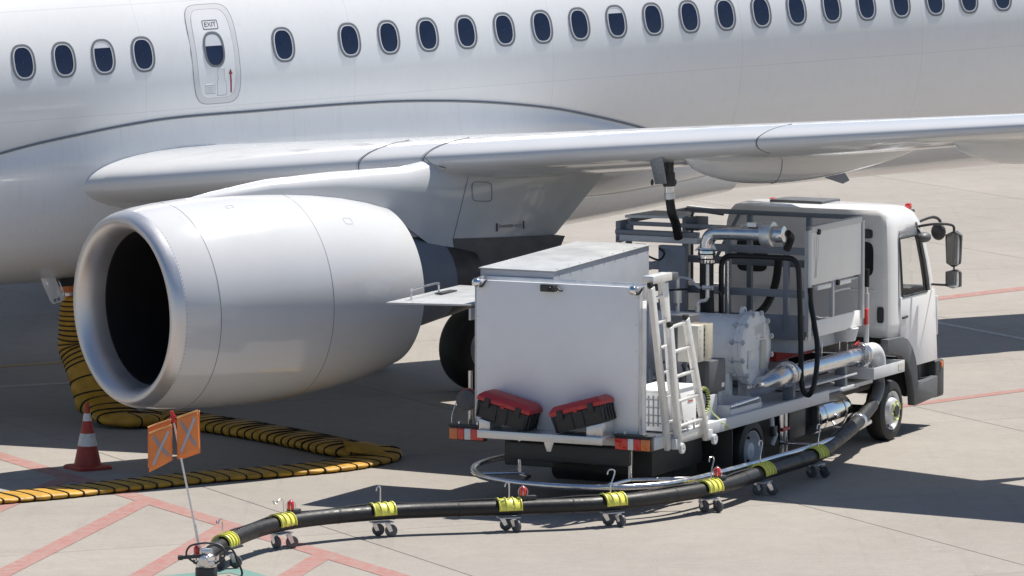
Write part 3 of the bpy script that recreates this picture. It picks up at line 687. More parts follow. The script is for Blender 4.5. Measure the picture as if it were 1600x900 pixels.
def build_bed():
    bx('deck', 'light_grey', -2.85, 3.75, -1.16, 1.16, 0.785, 0.835)
    bx('side_beam', 'light_grey', -2.8, 2.25, -1.215, -1.163, 0.72, 0.862, 0.008); bx('side_beam', 'light_grey', -2.8, 3.7, 1.163, 1.215, 0.72, 0.862, 0.008)
    bx('rear_beam', 'light_grey', -2.9, -2.852, -1.215, 1.215, 0.76, 0.852, 0.006)
    st = bx('rear_shelf', 'alu', -3.27, -2.903, -0.78, 0.80, 0.86, 0.90, 0.004)
    bx('shelf_edge', 'alu', -3.285, -3.272, -0.78, 0.80, 0.81, 0.90, 0.003, st)
    MB().prism([(-3.268, -0.02, 0.86), (-3.268, -0.18, 0.86), (-3.268, -0.125, 0.70), (-3.268, -0.075, 0.70)], (0.012, 0, 0)).build('shelf_gusset', 'alu', st, bevel=0.002)
    # angled brackets that carry the tool boxes
    MB().prism([(-3.24, 0.80, 0.901), (-3.24, 0.66, 0.901), (-3.24, 0.66, 0.995), (-3.24, 0.80, 1.028)], (0.30, 0, 0)).build('box_bracket', 'alu', st, bevel=0.004)
    MB().prism([(-3.24, -0.56, 0.901), (-3.24, -0.76, 0.901), (-3.24, -0.76, 1.06), (-3.24, -0.56, 1.004)], (0.30, 0, 0)).build('box_bracket', 'alu', st, bevel=0.004)
    # low tray and rail on the deck
    tr = MB().box(-0.55, 0.35, -1.14, -0.55, 0.836, 0.85).box(-0.55, 0.35, -1.155, -1.142, 0.836, 0.93).box(-0.55, -0.537, -1.14, -0.55, 0.85, 0.98).box(0.337, 0.35, -1.14, -0.55, 0.85, 0.98).build('drip_tray', 'light_grey', truck, bevel=0.003)
    MB().cyl((-0.5, -1.11, 0.955), (0.33, -1.11, 0.975), 0.022, n=12).build('tray_rail', 'steel', tr)
    for i, (nm, y0, y1) in enumerate((('tail_light', -1.235, -0.80), ('tail_light', 0.87, 1.305))):
        h = bx(nm, 'plastic_dark', -2.975, -2.903, y0-0.012, y1+0.012, 0.722, 0.885, 0.01)
        a, b = y0, y1; L = b-a
        def lens(mt, f0, f1): bx('lens', mt, -3.0, -2.974, a+L*f0, a+L*f1, 0.735, 0.865, 0.008, h)
        if i == 0: lens('lens_orange', 0.0, 0.26); lens('lens_red', 0.265, 0.46); lens('lens_white', 0.465, 0.63); lens('lens_red', 0.635, 1.0)
        else: lens('lens_red', 0.0, 0.36); lens('lens_white', 0.365, 0.55); lens('lens_red', 0.555, 0.75); lens('lens_orange', 0.755, 1.0)
        bx('lamp_bracket', 'plastic_dark', -2.99, -2.87, y0-0.02, y1+0.02, 0.888, 0.905, 0.003, h)
        for yy in (y0+0.1, y1-0.1): MB().cyl((-2.93, yy, 0.905), (-2.93, yy, 0.935), 0.018, n=6).build('bolt', 'steel', h)
    # round hydrant adapter cap at the left rear corner
    c = MB().cyl((-2.85, 1.16, 1.17), (-2.65, 1.22, 1.17), 0.12, n=28).build('adapter_cap', 'plastic_grey', truck, bevel=0.012)
    MB().lathe([(-0.03, 0.115), (-0.03, 0.128), (0.03, 0.128), (0.03, 0.115)], (-2.74, 1.193, 1.17), (0.2, 0.06, 0), 28).build('cap_ring', 'valve_red', c)
    MB().cyl((-2.7, 1.18, 0.84), (-2.7, 1.18, 1.5), 0.025, n=10).build('adapter_post', 'steel', c)
    MB().tube(spline([(-2.9, 1.26, 1.15), (-2.93, 1.3, 1.0), (-2.93, 1.3, 0.9)], 5), 0.006, 6).build('cap_chain', 'steel', c)
build_bed()
def build_rear_box():
    p = bx('rear_panel', 'panel_white', -2.85, -2.815, -1.03, 1.03, 0.855, 2.575, 0.006)
    for y in (-1.042, 1.032): bx('panel_trim', 'alu', -2.856, -2.77, y, y+0.011, 0.855, 2.58, 0.003, p)
    for y in (-1.02, 1.02):
        for k in range(6): MB().cyl((-2.856, y*0.985, 0.95+0.3*k), (-2.85, y*0.985, 0.95+0.3*k), 0.008, n=8).build('panel_screw', 'steel', p)
    # shallow gutter behind the top edge
    g = MB().box(-2.81, -2.62, -1.03, 1.03, 2.42, 2.44).box(-2.63, -2.615, -1.03, 1.03, 2.44, 2.60).box(-2.81, -2.63, 1.02, 1.032, 2.44, 2.60).box(-2.81, -2.63, -1.032, -1.02, 2.44, 2.58).build('roof_gutter', 'alu', truck, bevel=0.003)
    bx('side_return', 'panel_white', -2.81, -2.66, -1.04, -1.025, 0.86, 2.41, 0.003)
    for y in (-0.98, 1.0):
        k = MB().ball((-2.895, y, 2.545), 0.055, 18, 12).build('dome_lamp', 'chrome', truck)
        MB().tube(spline([(-2.86, y-0.02, 2.50), (-2.89, y-0.07, 2.51), (-2.88, y-0.1, 2.56), (-2.84, y-0.1, 2.58)], 5), 0.012, 8).build('lamp_bracket', 'plastic_dark', k)
    cm = MB().box(-2.95, -2.853, -0.01, 0.17, 2.485, 2.57).build('rear_camera', 'plastic_dark', truck, bevel=0.012)
    MB().cyl((-2.95, 0.04, 2.525), (-2.965, 0.04, 2.52), 0.024, n=14).build('camera_lens', 'inlet_dark', cm)
    MB().tube(spline([(-2.88, -0.02, 2.53), (-2.89, -0.06, 2.5), (-2.87, -0.08, 2.5)], 4), 0.01, 6).build('camera_cable', 'plastic_dark', cm)
    # long equipment housing on the left half
    h = MB().prism([(-2.6, 0.16, 0.84), (0.0, 0.16, 0.84), (0.0, 0.16, 2.755), (-2.6, 0.16, 2.675)], (0, 0.94, 0)).build('equipment_housing', 'housing_grey', truck, bevel=0.008)
    MB().prism([(-2.615, 0.145, 2.68), (0.015, 0.145, 2.761), (0.015, 0.145, 2.771), (-2.615, 0.145, 2.69)], (0, 0.97, 0)).build('housing_lid', 'lid_grey', h, bevel=0.002)
    for k in range(9):
        x = -2.45+0.3*k; MB().cyl((x, 0.161, 2.62+0.031*(x+2.6)), (x, 0.153, 2.62+0.031*(x+2.6)), 0.008, n=8).build('rivet', 'steel', h)
        MB().cyl((x, 0.19, 2.69+0.0308*(x+2.6)), (x, 0.19, 2.697+0.0308*(x+2.6)), 0.009, n=8).build('rivet', 'steel', h)
    # gull-wing side hatch standing open
    f = MB().prism([(-2.84, 1.105, 2.262), (-0.95, 1.105, 2.262), (-0.95, 2.2, 2.262), (-2.84, 2.2, 2.235)], (0, 0, 0.022)).build('side_hatch', 'lid_grey', truck, bevel=0.004)
    MB().tube(spline([(-2.55, 2.02, 2.26), (-2.55, 2.02, 2.36), (-2.5, 2.02, 2.385), (-1.9, 2.02, 2.40), (-1.85, 2.02, 2.375), (-1.85, 2.02, 2.27)], 5), 0.012, 8).build('hatch_handle', 'steel', f)
    MB().box(-2.84, -0.95, 1.104, 1.13, 2.10, 2.235).build('hatch_hinge', 'light_grey', f, bevel=0.004)
    bx('hatch_latch', 'plastic_dark', -2.0, -1.6, 1.9, 2.0, 2.286, 2.30, 0.003, f)
build_rear_box()
def build_deck_gear():
    c = bx('deck_cabinet', 'board_white', -2.24, -1.46, -1.12, -0.62, 0.864, 1.31, 0.008)
    bx('cabinet_lid', 'board_white', -2.25, -1.45, -1.13, -0.61, 1.312, 1.335, 0.004, c)
    for k in range(7): bx('grille_bar', 'mesh_grey', -2.249, -2.241, -1.06+0.06*k, -1.045+0.06*k, 0.92, 1.27, 0.001, c)
    for k in range(4): bx('grille_bar', 'mesh_grey', -2.256, -2.249, -1.07, -0.66, 0.95+0.09*k, 0.962+0.09*k, 0.001, c)
    s = bx('cabinet_sticker', 'lens_white', -1.7, -1.56, -1.1235, -1.1205, 1.14, 1.24, 0.0005, c)
    bx('sticker_mark', 'valve_red', -1.69, -1.57, -1.1245, -1.1236, 1.15, 1.165, 0.0, c); bx('sticker_mark', 'print_dark', -1.68, -1.60, -1.1245, -1.1236, 1.19, 1.215, 0.0, c)
    # meter enclosure with clear cover, and dark boxes behind
    e = bx('meter_enclosure', 'enclosure', -1.07, -0.90, -0.96, -0.70, 1.53, 1.96, 0.008)
    bx('enclosure_back', 'plastic_dark', -0.898, -0.86, -0.94, -0.72, 1.56, 1.93, 0.003, e)
    bx('clear_cover', 'clear_cover', -0.858, -0.62, -0.955, -0.705, 1.535, 1.955, 0.012, e)
    for k in range(6): bx('breaker', 'plastic_dark', -0.892, -0.865, -0.961, -0.93, 1.585+0.058*k, 1.625+0.058*k, 0.003, e)
    for k in range(4): MB().cyl((-1.0, -0.961, 1.60+0.1*k), (-1.0, -0.965, 1.60+0.1*k), 0.009, n=8).build('screw', 'steel', e)
    MB().box(-1.0, -0.92, -0.85, -0.78, 0.84, 1.53).build('enclosure_post', 'grey_paint', e, bevel=0.005)
    for (x0, x1, y0, y1, z0, z1) in ((-0.72, -0.42, -0.7, -0.45, 1.62, 2.03), (-0.72, -0.25, -0.95, -0.6, 1.12, 1.50)):
        b = bx('control_box', 'plastic_grey', x0, x1, y0, y1, z0, z1, 0.01); bx('box_label', 'lens_white', x1-0.12, x1-0.04, y0-0.003, y0-0.0005, z0+0.05, z0+0.1, 0.0, b)
    bx('control_stand', 'grey_paint', -0.66, -0.5, -0.85, -0.62, 0.84, 1.115); bx('support_plate', 'light_grey', -0.95, -0.60, -1.0, -0.98, 0.84, 1.12, 0.003)
    MB().cyl((-0.35, -0.9, 0.84), (-0.35, -0.9, 1.3), 0.025, n=12).build('support_post', 'light_grey', truck)
    for k in range(5):
        y = -0.45-0.1*k; MB().tube(spline([(-0.9-0.05*k, y, 1.5), (-1.15+0.08*k, y-0.02, 1.35-0.04*k), (-1.0, y, 1.15), (-0.7, y+0.03, 1.0)], 6), 0.014, 6).build('cable', 'hose_black', truck)
    # filter vessel lying across the deck
    c0 = Vector((0.82, -0.86, 1.50)); Yn = Vector((0, -1, 0))
    t = MB().lathe([(-1.75, 0.02), (-1.72, 0.2), (-1.6, 0.34), (-1.45, 0.395), (0.0, 0.395)], c0, Yn, 56).build('filter_vessel', 'tank_white', truck, smooth=40)
    MB().lathe([(-0.10, 0.39), (-0.10, 0.435), (-0.045, 0.435), (-0.045, 0.39)], c0, Yn, 56).build('vessel_flange', 'tank_white', t, smooth=30)
    cv = MB().lathe([(-0.04, 0.39), (-0.04, 0.44), (0.005, 0.44), (0.012, 0.43), (0.03, 0.33), (0.04, 0.15), (0.042, 0.01)], c0, Yn, 56).build('vessel_cover', 'tank_white', t, smooth=25)
    for k in range(12):
        q = 2*math.pi*(k+0.5)/12; p = c0+Vector((0.425*math.cos(q), 0, 0.425*math.sin(q)))
        MB().cyl(p+Yn*-0.16, p+Yn*0.05, 0.018, n=8).cyl(p+Yn*0.012, p+Yn*0.04, 0.035, n=6).cyl(p+Yn*-0.13, p+Yn*-0.105, 0.035, n=6).build('flange_bolt', 'alu', t)
    def cp(name, mt, pts, th=0.004, off=0.043): MB().prism([c0+Yn*off+Vector((x, 0, z)) for x, z in pts], Yn*th).build(name, mt, t)
    cp('cover_label', 'lens_white', [(-0.10, 0.10), (0.16, 0.13), (0.16, 0.30), (-0.10, 0.28)], 0.003, 0.035)
    cp('cover_label', 'lens_white', [(-0.30, -0.22), (-0.10, -0.22), (-0.10, 0.0), (-0.30, 0.0)], 0.003, 0.036)
    for k in range(4): cp('label_line', 'print_faint', [(-0.08, 0.13+0.035*k), (0.13, 0.15+0.035*k), (0.13, 0.157+0.035*k), (-0.08, 0.137+0.035*k)], 0.001, 0.0385)
    for k in range(4): cp('label_mark', 'valve_red', [(-0.07+0.06*k, 0.115), (-0.04+0.06*k, 0.118), (-0.04+0.06*k, 0.135), (-0.07+0.06*k, 0.132)], 0.001, 0.0392)
    cp('cover_plate', 'enclosure', [(0.03, -0.25), (0.16, -0.25), (0.16, 0.09), (0.03, 0.09)], 0.03, 0.04)
    MB().lathe([(-0.02, 0.035), (-0.02, 0.065), (0.02, 0.065), (0.02, 0.035)], (0.82, -0.70, 1.93), (0, 1, 0), 20, True).build('lifting_eye', 'tank_white', t)
    for x in (0.55, 1.08):
        for y in (-0.6, 0.45): MB().box(x-0.05, x+0.05, y-0.06, y+0.06, 0.836, 1.22).build('vessel_leg', 'tank_white', t, bevel=0.005)
    # vent fittings on top of the vessel
    v = MB().cyl((0.82, 0.16, 1.885), (0.82, 0.16, 2.0), 0.025, n=10).cyl((0.82, 0.16, 2.0), (0.82, 0.16, 2.17), 0.05, n=14).cyl((0.82, 0.16, 2.17), (0.82, 0.16, 2.30), 0.022, n=10).build('vent_float', 'alu', truck)
    MB().tube(spline([(0.82, 0.26, 2.30), (0.82, 0.16, 2.31), (0.82, 0.0, 2.29), (0.82, -0.08, 2.22), (0.82, -0.14, 2.19)], 5), 0.016, 8).build('vent_pipe', 'alu', v)
    v2 = MB().cyl((0.82, -0.10, 1.885), (0.82, -0.10, 1.98), 0.028, n=10).tube(spline([(0.82, -0.10, 1.98), (0.82, -0.13, 2.03), (0.82, -0.21, 2.05), (0.82, -0.23, 2.1)], 4), 0.022, 8).cyl((0.82, -0.23, 2.08), (0.82, -0.23, 2.48), 0.026, 0.02, n=12).cyl((0.82, -0.17, 2.2), (0.82, -0.30, 2.2), 0.03, n=10).build('relief_valve', 'alu', truck)
    MB().lathe([(-0.004, 0.05), (0.004, 0.05)], (0.82, -0.36, 2.12), (1, 0, 0.2), 20).build('valve_tag_ring', 'steel', v2)
    # delivery pipe along the right side, elbow to the inlet tray
    p = MB().tube(spline([(0.80, -0.80, 1.02), (0.84, -1.0, 1.08), (0.95, -1.10, 1.15), (1.15, -1.12, 1.165)], 6), 0.115, 20).cyl((1.1, -1.12, 1.165), (3.5, -1.12, 1.165), 0.098, n=28).build('delivery_pipe', 'steel', truck)
    for x in (1.12, 1.19, 3.36, 3.44): MB().cyl((x, -1.12, 1.165), (x+0.035, -1.12, 1.165), 0.155, n=28).build('pipe_flange', 'steel', p, bevel=0.004)
    for k in range(8):
        q = 2*math.pi*k/8
        for x in (1.11, 3.35): MB().cyl((x-0.01, -1.12+0.13*math.cos(q), 1.165+0.13*math.sin(q)), (x+0.14, -1.12+0.13*math.cos(q), 1.165+0.13*math.sin(q)), 0.013, n=6).build('flange_bolt', 'steel', p)
    MB().tube(spline([(3.50, -1.12, 1.165), (3.68, -1.12, 1.18), (3.86, -1.12, 1.165), (3.97, -1.12, 1.08), (4.0, -1.12, 0.95)], 6), 0.105, 20).build('inlet_elbow', 'light_grey', p, smooth=60)
    MB().tube([(3.25, -1.12, 1.30), (3.55, -1.05, 1.32)], 0.012, 6).cyl((3.38, -1.12, 1.26), (3.38, -1.12, 1.32), 0.02, n=8).build('valve_handle', 'valve_red', p)
    for x in (1.3, 2.9): bx('pipe_stand', 'grey_paint', x-0.04, x+0.04, -1.16, -1.02, 0.836, 1.08, 0.005)
    bx('pipe_shelf', 'light_grey', 1.35, 3.2, -1.18, -0.88, 0.95, 0.975, 0.004)
    # inlet tray
    t = MB().box(3.35, 4.32, -1.33, -0.75, 0.875, 0.89).box(3.35, 4.32, -1.345, -1.332, 0.875, 1.02).box(3.35, 4.32, -0.748, -0.735, 0.875, 1.02).box(3.335, 3.349, -1.345, -0.735, 0.875, 1.02).box(4.321, 4.335, -1.345, -0.735, 0.875, 1.02).build('inlet_tray', 'light_grey', truck, bevel=0.003)
    MB().cyl((4.0, -1.12, 0.895), (4.0, -1.12, 0.95), 0.17, n=28).build('tray_flange', 'steel', t, bevel=0.006)
    bx('tray_label', 'enclosure', 4.12, 4.28, -1.349, -1.3455, 0.91, 0.99, 0.0, t)
    for k in range(6):
        q = 2*math.pi*k/6; MB().cyl((4.0+0.145*math.cos(q), -1.12+0.145*math.sin(q), 0.95), (4.0+0.145*math.cos(q), -1.12+0.145*math.sin(q), 0.985), 0.016, n=6).build('flange_bolt', 'steel', t)
    bx('fire_cover', 'valve_red', 2.0, 3.15, -0.62, -0.35, 1.2, 1.46, 0.02)
build_deck_gear()
def build_platform():
    PX0, PX1, PY0, PY1 = 1.83, 3.5, -1.10, 1.28; ZF, ZT = 1.60, 2.86
    pl = bx('lift_platform', 'grey_paint', PX0, PX1, PY0+0.02, PY1, 1.54, 1.60, 0.005)
    g = lambda n, m, *a, **k: bx(n, m, *a, parent=pl, **k)
    for k in range(14): g('tread_bar', 'mesh_grey', PX0+0.03, PX1-0.03, PY0+0.05+0.165*k, PY0+0.11+0.165*k, 1.601, 1.612, bevel=0.002)
    g('skirt', 'board_white', PX0+0.25, PX1, PY0-0.012, PY0+0.012, 1.52, 1.72, bevel=0.004); g('skirt', 'grey_paint', PX0-0.012, PX0+0.012, PY0+0.03, PY1, 1.50, 1.80, bevel=0.004)
    g('skirt', 'light_grey', PX0, PX1, PY1-0.012, PY1+0.012, 1.52, 1.72, bevel=0.004)
    for (x, y, m) in ((PX0, PY0, 'light_grey'), (PX1, PY0, 'light_grey'), (PX0, PY1, 'grey_paint'), (PX1, PY1, 'grey_paint'), (PX0, -0.82, 'grey_paint'), (PX0, -0.05, 'grey_paint'), (PX1, 0.4, 'grey_paint'), (PX1, -0.4, 'grey_paint')):
        g('post', m, x-0.032, x+0.032, y-0.032, y+0.032, 1.61, ZT-0.034, bevel=0.004)
    g('post', 'light_grey', 2.55, 2.6, PY0-0.025, PY0+0.025, 1.72, 2.16, bevel=0.004)
    # top and mid rails
    for (a, b, w) in (((PX0, PY0, ZT), (PX1, PY0, ZT), 0.05), ((PX0, PY1, ZT), (PX1, PY1, ZT), 0.05), ((PX1, PY0, ZT), (PX1, PY1, ZT), 0.06), ((PX0, -0.79, 2.83), (PX0, PY1, 2.83), 0.05)):
        MB().bar(a, b, w, w).build('rail', 'grey_paint', pl, bevel=0.005)
    for (a, b) in (((PX0+0.003, PY0, 2.58), (PX0+0.003, 0.30, 2.58)), ((PX1-0.003, PY0, 2.25), (PX1-0.003, PY1, 2.25)), ((PX0+0.003, PY0, 2.06), (PX0+0.003, PY1, 2.06)), ((PX0, PY1-0.003, 2.25), (PX1, PY1-0.003, 2.25))):
        MB().bar(a, b, 0.055, 0.09).build('rail', 'grey_paint', pl, bevel=0.005)
    MB().bar((PX1-0.3, PY0+0.04, 2.12), (PX1, PY0+0.04, 2.12), 0.03, 0.03).build('rail', 'light_grey', pl, bevel=0.004)
    b = g('side_board', 'board_white', PX0+0.05, PX1-0.06, PY0-0.020, PY0-0.002, 2.165, 2.855, bevel=0.003)
    g('board_frame', 'light_grey', PX0+0.05, PX1-0.05, PY0-0.03, PY0-0.021, 2.80, 2.875, bevel=0.003)
    g('side_post', 'light_grey', PX0-0.05, PX0+0.048, PY0-0.03, PY0-0.021, 1.5, 2.84, bevel=0.003)
    for k in range(3): MB().tube(spline([(PX0+0.16+0.05*k, PY0-0.022, 2.74), (PX0+0.14+0.06*k, PY0-0.024, 2.55), (PX0+0.18+0.02*k, PY0-0.024, 2.42), (PX0+0.15+0.03*k, PY0-0.023, 2.25)], 5), 0.0022, 4).build('marker_scribble', 'print_faint', pl)
    for (x, z) in ((PX0+0.25, 2.80), (PX0+0.85, 2.13)): MB().cyl((x, PY0-0.05, z), (x, PY0-0.02, z), 0.035, n=16).build('rubber_buffer', 'rubber', pl)
    for x0 in (2.1, 2.72): g('lamp_strip', 'board_white', x0, x0+0.42, PY0-0.02, PY0+0.03, 2.085, 2.14, bevel=0.008)
    MB().tube(spline([(2.75, PY0+0.05, 1.72), (2.75, PY0+0.05, 1.98), (2.8, PY0+0.05, 2.01), (3.2, PY0+0.05, 2.01), (3.24, PY0+0.05, 1.98)], 5), 0.015, 8).build('grab_rail', 'light_grey', pl)
    # slewing plates and hose reel tray at the left end
    g('cross_beam', 'light_grey', 1.70, 1.80, 0.30, 1.40, 2.62, 2.70, bevel=0.008); g('cross_beam', 'grey_paint', 1.68, 1.795, 0.31, 1.40, 2.705, 2.76, bevel=0.008)
    g('end_plate', 'grey_paint', 1.70, 2.1, 1.34, 1.40, 2.60, 2.86, bevel=0.006)
    MB().prism([(1.75, 1.30, 2.90), (2.5, 1.25, 2.90), (2.55, 0.78, 2.90), (1.95, 0.62, 2.90)], (0, 0, 0.035)).build('nozzle_tray', 'light_grey', pl, bevel=0.006)
    g('control_unit', 'plastic_grey', 1.9, 2.2, 0.38, 0.55, 2.765, 2.92, bevel=0.008)
    # masts that raise the platform
    for (y0, y1) in ((0.42, 0.78), (0.98, 1.12)):
        m = bx('mast', 'grey_paint', 1.60, 1.69, y0, y1, 0.84, 2.60, 0.008)
    bx('mast', 'grey_paint', 1.60, 1.69, 1.24, 1.34, 0.84, 2.60, 0.008)
    for z in (1.35, 1.8, 2.3): bx('mast_brace', 'grey_paint', 1.61, 1.68, 0.785, 1.235, z, z+0.09, 0.004)
    MB().tube([(1.58, 0.08, 0.86), (1.58, 0.08, 2.6)], 0.02, 8).tube([(1.58, -0.16, 0.86), (1.58, -0.16, 2.45)], 0.016, 8).build('guide_rod', 'steel', truck)
    bx('lift_subframe', 'light_grey', 1.9, 3.4, -0.95, 1.0, 1.33, 1.51, 0.01); bx('lift_column', 'grey_paint', 2.3, 3.0, -0.35, 0.45, 0.84, 1.325, 0.01)
    MB().cyl((3.2, -0.98, 1.36), (3.2, -0.98, 1.515), 0.16, 0.20, n=24).build('lamp_bowl', 'light_grey', truck)
    for x in (2.5, 3.05, 3.3): MB().cyl((x, -1.0, 1.17), (x, -1.0, 1.4), 0.012, n=6).build('tie_rod', 'steel', truck)
    # diagonal braces
    MB().bar((PX1, 0.9, 2.2), (PX1, 0.55, 2.83), 0.035, 0.035).build('brace', 'grey_paint', pl)
    # strut with cylinder at the front right corner
    s = MB().cyl((3.72, -1.08, 0.98), (3.72, -1.08, 1.9), 0.032, n=12).build('lift_strut', 'light_grey', truck)
    MB().cyl((3.72, -1.08, 1.5), (3.72, -1.08, 2.2), 0.02, n=10).build('strut_rod', 'steel', s); MB().cyl((3.72, -1.08, 1.98), (3.72, -1.08, 2.2), 0.034, n=12).build('strut_sleeve', 'rubber', s)
    bx('strut_lever', 'valve_red', 3.58, 3.66, -1.14, -1.1, 1.52, 1.72, 0.01)
    # big delivery pipe arching over the back of the platform
    pp = MB().tube(spline([(1.35, 0.02, 2.60), (1.35, 0.01, 2.70), (1.35, -0.06, 2.79), (1.35, -0.2, 2.81), (1.35, -0.75, 2.82)], 6), 0.085, 20).build('overhead_pipe', 'steel', truck, smooth=60)
    MB().cyl((1.35, -0.72, 2.82), (1.35, -0.86, 2.82), 0.155, n=32).build('pipe_drum', 'alu', pp, bevel=0.012); MB().cyl((1.35, -0.862, 2.82), (1.35, -1.0, 2.83), 0.10, n=24).build('swivel_joint', 'steel', pp, bevel=0.012)
    MB().cyl((1.35, 0.02, 2.44), (1.35, 0.02, 2.62), 0.105, n=24).build('hose_clamp', 'chrome', pp, bevel=0.006)
    for z in (2.49, 2.55, 2.6): MB().lathe([(-0.008, 0.107), (0, 0.112), (0.008, 0.107)], (1.35, 0.02, z), (0, 0, 1), 24).build('clamp_band', 'plastic_dark', pp)
    MB().prism([(1.33, 0.12, 2.64), (1.33, 0.18, 2.58), (1.33, -0.1, 2.6), (1.33, -0.02, 2.76)], (0.05, 0, 0)).build('bracket', 'alu', pp, bevel=0.004)
    MB().tube([(1.35, 0.02, 2.45), (1.35, 0.02, 2.1), (1.35, 0.0, 1.7)], 0.085, 18).build('riser_hose', 'hose_black', pp)
    MB().tube(spline([(1.3, -0.45, 2.9), (1.3, -0.5, 2.93), (1.33, -0.6, 2.92), (1.35, -0.7, 2.9)], 5), 0.012, 6).obox((1.32, -0.6, 2.93), (0.08, 0.12, 0.05)).build('pipe_sensor', 'alu', pp)
    MB().tube(spline([(1.45, -1.0, 2.83), (1.55, -1.0, 2.76), (1.6, -0.92, 2.62)], 6), 0.045, 10).build('swivel_hose', 'rubber', pp)
    # looping black hoses
    q = lambda px, py, x=1.5: tx(px, py, x)
    MB().tube(spline([q(1127, 500), q(1127, 440), q(1128, 412), q(1136, 401), q(1160, 400), q(1225, 403), q(1240, 406), q(1247, 418), q(1249, 450), q(1251, 520), q(1252, 590, 1.4), q(1256, 612, 1.4), q(1264, 617, 1.4), q(1271, 605, 1.4), q(1276, 575, 1.5), q(1277, 540, 1.6), q(1272, 505, 1.7), q(1267, 475, 1.8), q(1266, 450, 1.8)], 5), 0.033, 10).build('control_hose', 'hose_black', truck)
    MB().tube(spline([q(1216, 405, 2.4), q(1214, 430, 2.3), q(1208, 455, 2.2), q(1195, 480, 2.0), q(1178, 495, 1.8)], 6), 0.05, 12).build('suction_hose', 'hose_black', truck)
    MB().tube(spline([q(1012, 400, 1.4), q(1030, 406, 1.4), q(1038, 396, 1.5), q(1030, 388, 1.6)], 6), 0.013, 6).build('cable', 'hose_black', truck)
    MB().tube(spline([q(1030, 456, 0.3), q(1050, 453, 0.5), q(1074, 452, 0.82)], 5), 0.014, 6).build('vent_hose', 'hose_black', truck)
build_platform()
def build_wing_hose():
    base = ty(1056, 352, 0.95)
    w2t = lambda P: tloc(P)
    zc = 68.4
    def wp(px, py, d=68.45): return tloc(onpl(px, py, Vector((0, d, 0)), Vector((0, 1, 0))))
    h = MB().tube(spline([wp(1060, 372, 68.7), wp(1056, 350, 68.6), wp(1050, 333), wp(1047, 315), wp(1046, 303)], 6), 0.055, 14).build('wing_hose', 'hose_black', truck)
    MB().cyl(wp(1047, 311), wp(1046, 301), 0.066, n=18).build('hose_ferrule', 'alu', h); MB().cyl(wp(1046, 301), wp(1046, 291), 0.058, n=18).build('swivel', 'steel', h)
    MB().cyl(wp(1046, 291), wp(1045, 270), 0.075, n=18).cyl(wp(1046, 288), wp(1046, 281), 0.088, n=18).cyl(wp(1045, 270), wp(1045, 246), 0.06, n=16).build('nozzle', 'plastic_dark', h)
    MB().tube(spline([wp(1040, 283), wp(1034, 280), wp(1032, 266), wp(1037, 260)], 5), 0.016, 8).ball(wp(1019, 285), 0.04, 10, 6, (0.5, 0.5, 1)).build('nozzle_handle', 'plastic_dark', h)
    MB().cyl(wp(1038, 252), wp(1053, 252), 0.03, n=10).build('nozzle_lever', 'valve_red', h)
build_wing_hose()
# ---- guard rail loop
def build_guard():
    r = tz; z = 0.36
    P = [(3.3, -1.3), (2.0, -1.52), (0.8, -1.60), (-0.4, -1.60), (-1.5, -1.56), (-2.4, -1.5), (-2.9, -1.38), (-3.3, -1.1), (-3.5, -0.75), (-3.58, -0.3), (-3.52, 0.2), (-3.3, 0.68), (-2.95, 1.0), (-2.5, 1.22), (-2.0, 1.3), (-1.5, 1.25)]
    g = MB().tube(spline([(x, y, z) for x, y in P], 6), 0.036, 14).build('guard_rail', 'steel', truck, smooth=60)
    for (x, y) in ((-2.75, 0.52), (-2.75, -0.88)):
        MB().cyl((x, y, 0.74), (x, y, 0.345), 0.024, n=12).build('guard_post', 'steel', g)
    for P_ in ([(-2.75, 0.52, 0.36), (-3.05, 0.9, 0.36)], [(-2.75, 0.52, 0.35), (-2.95, 0.3, 0.35), (-3.5, 0.15, 0.35)], [(-2.75, -0.88, 0.36), (-3.45, -0.8, 0.36)], [(-2.75, -0.88, 0.36), (-2.3, -1.48, 0.36)]): MB().tube(P_, 0.022, 10).build("guard_stay", "steel", g)
    for (x, y) in ((0.98, -1.56), (2.6, -1.4)): MB().tube([(x, y, 0.36), (x, -1.12, 0.36), (x, -1.12, 0.7)], 0.022, 10).build('guard_stay', 'steel', g)
build_guard()
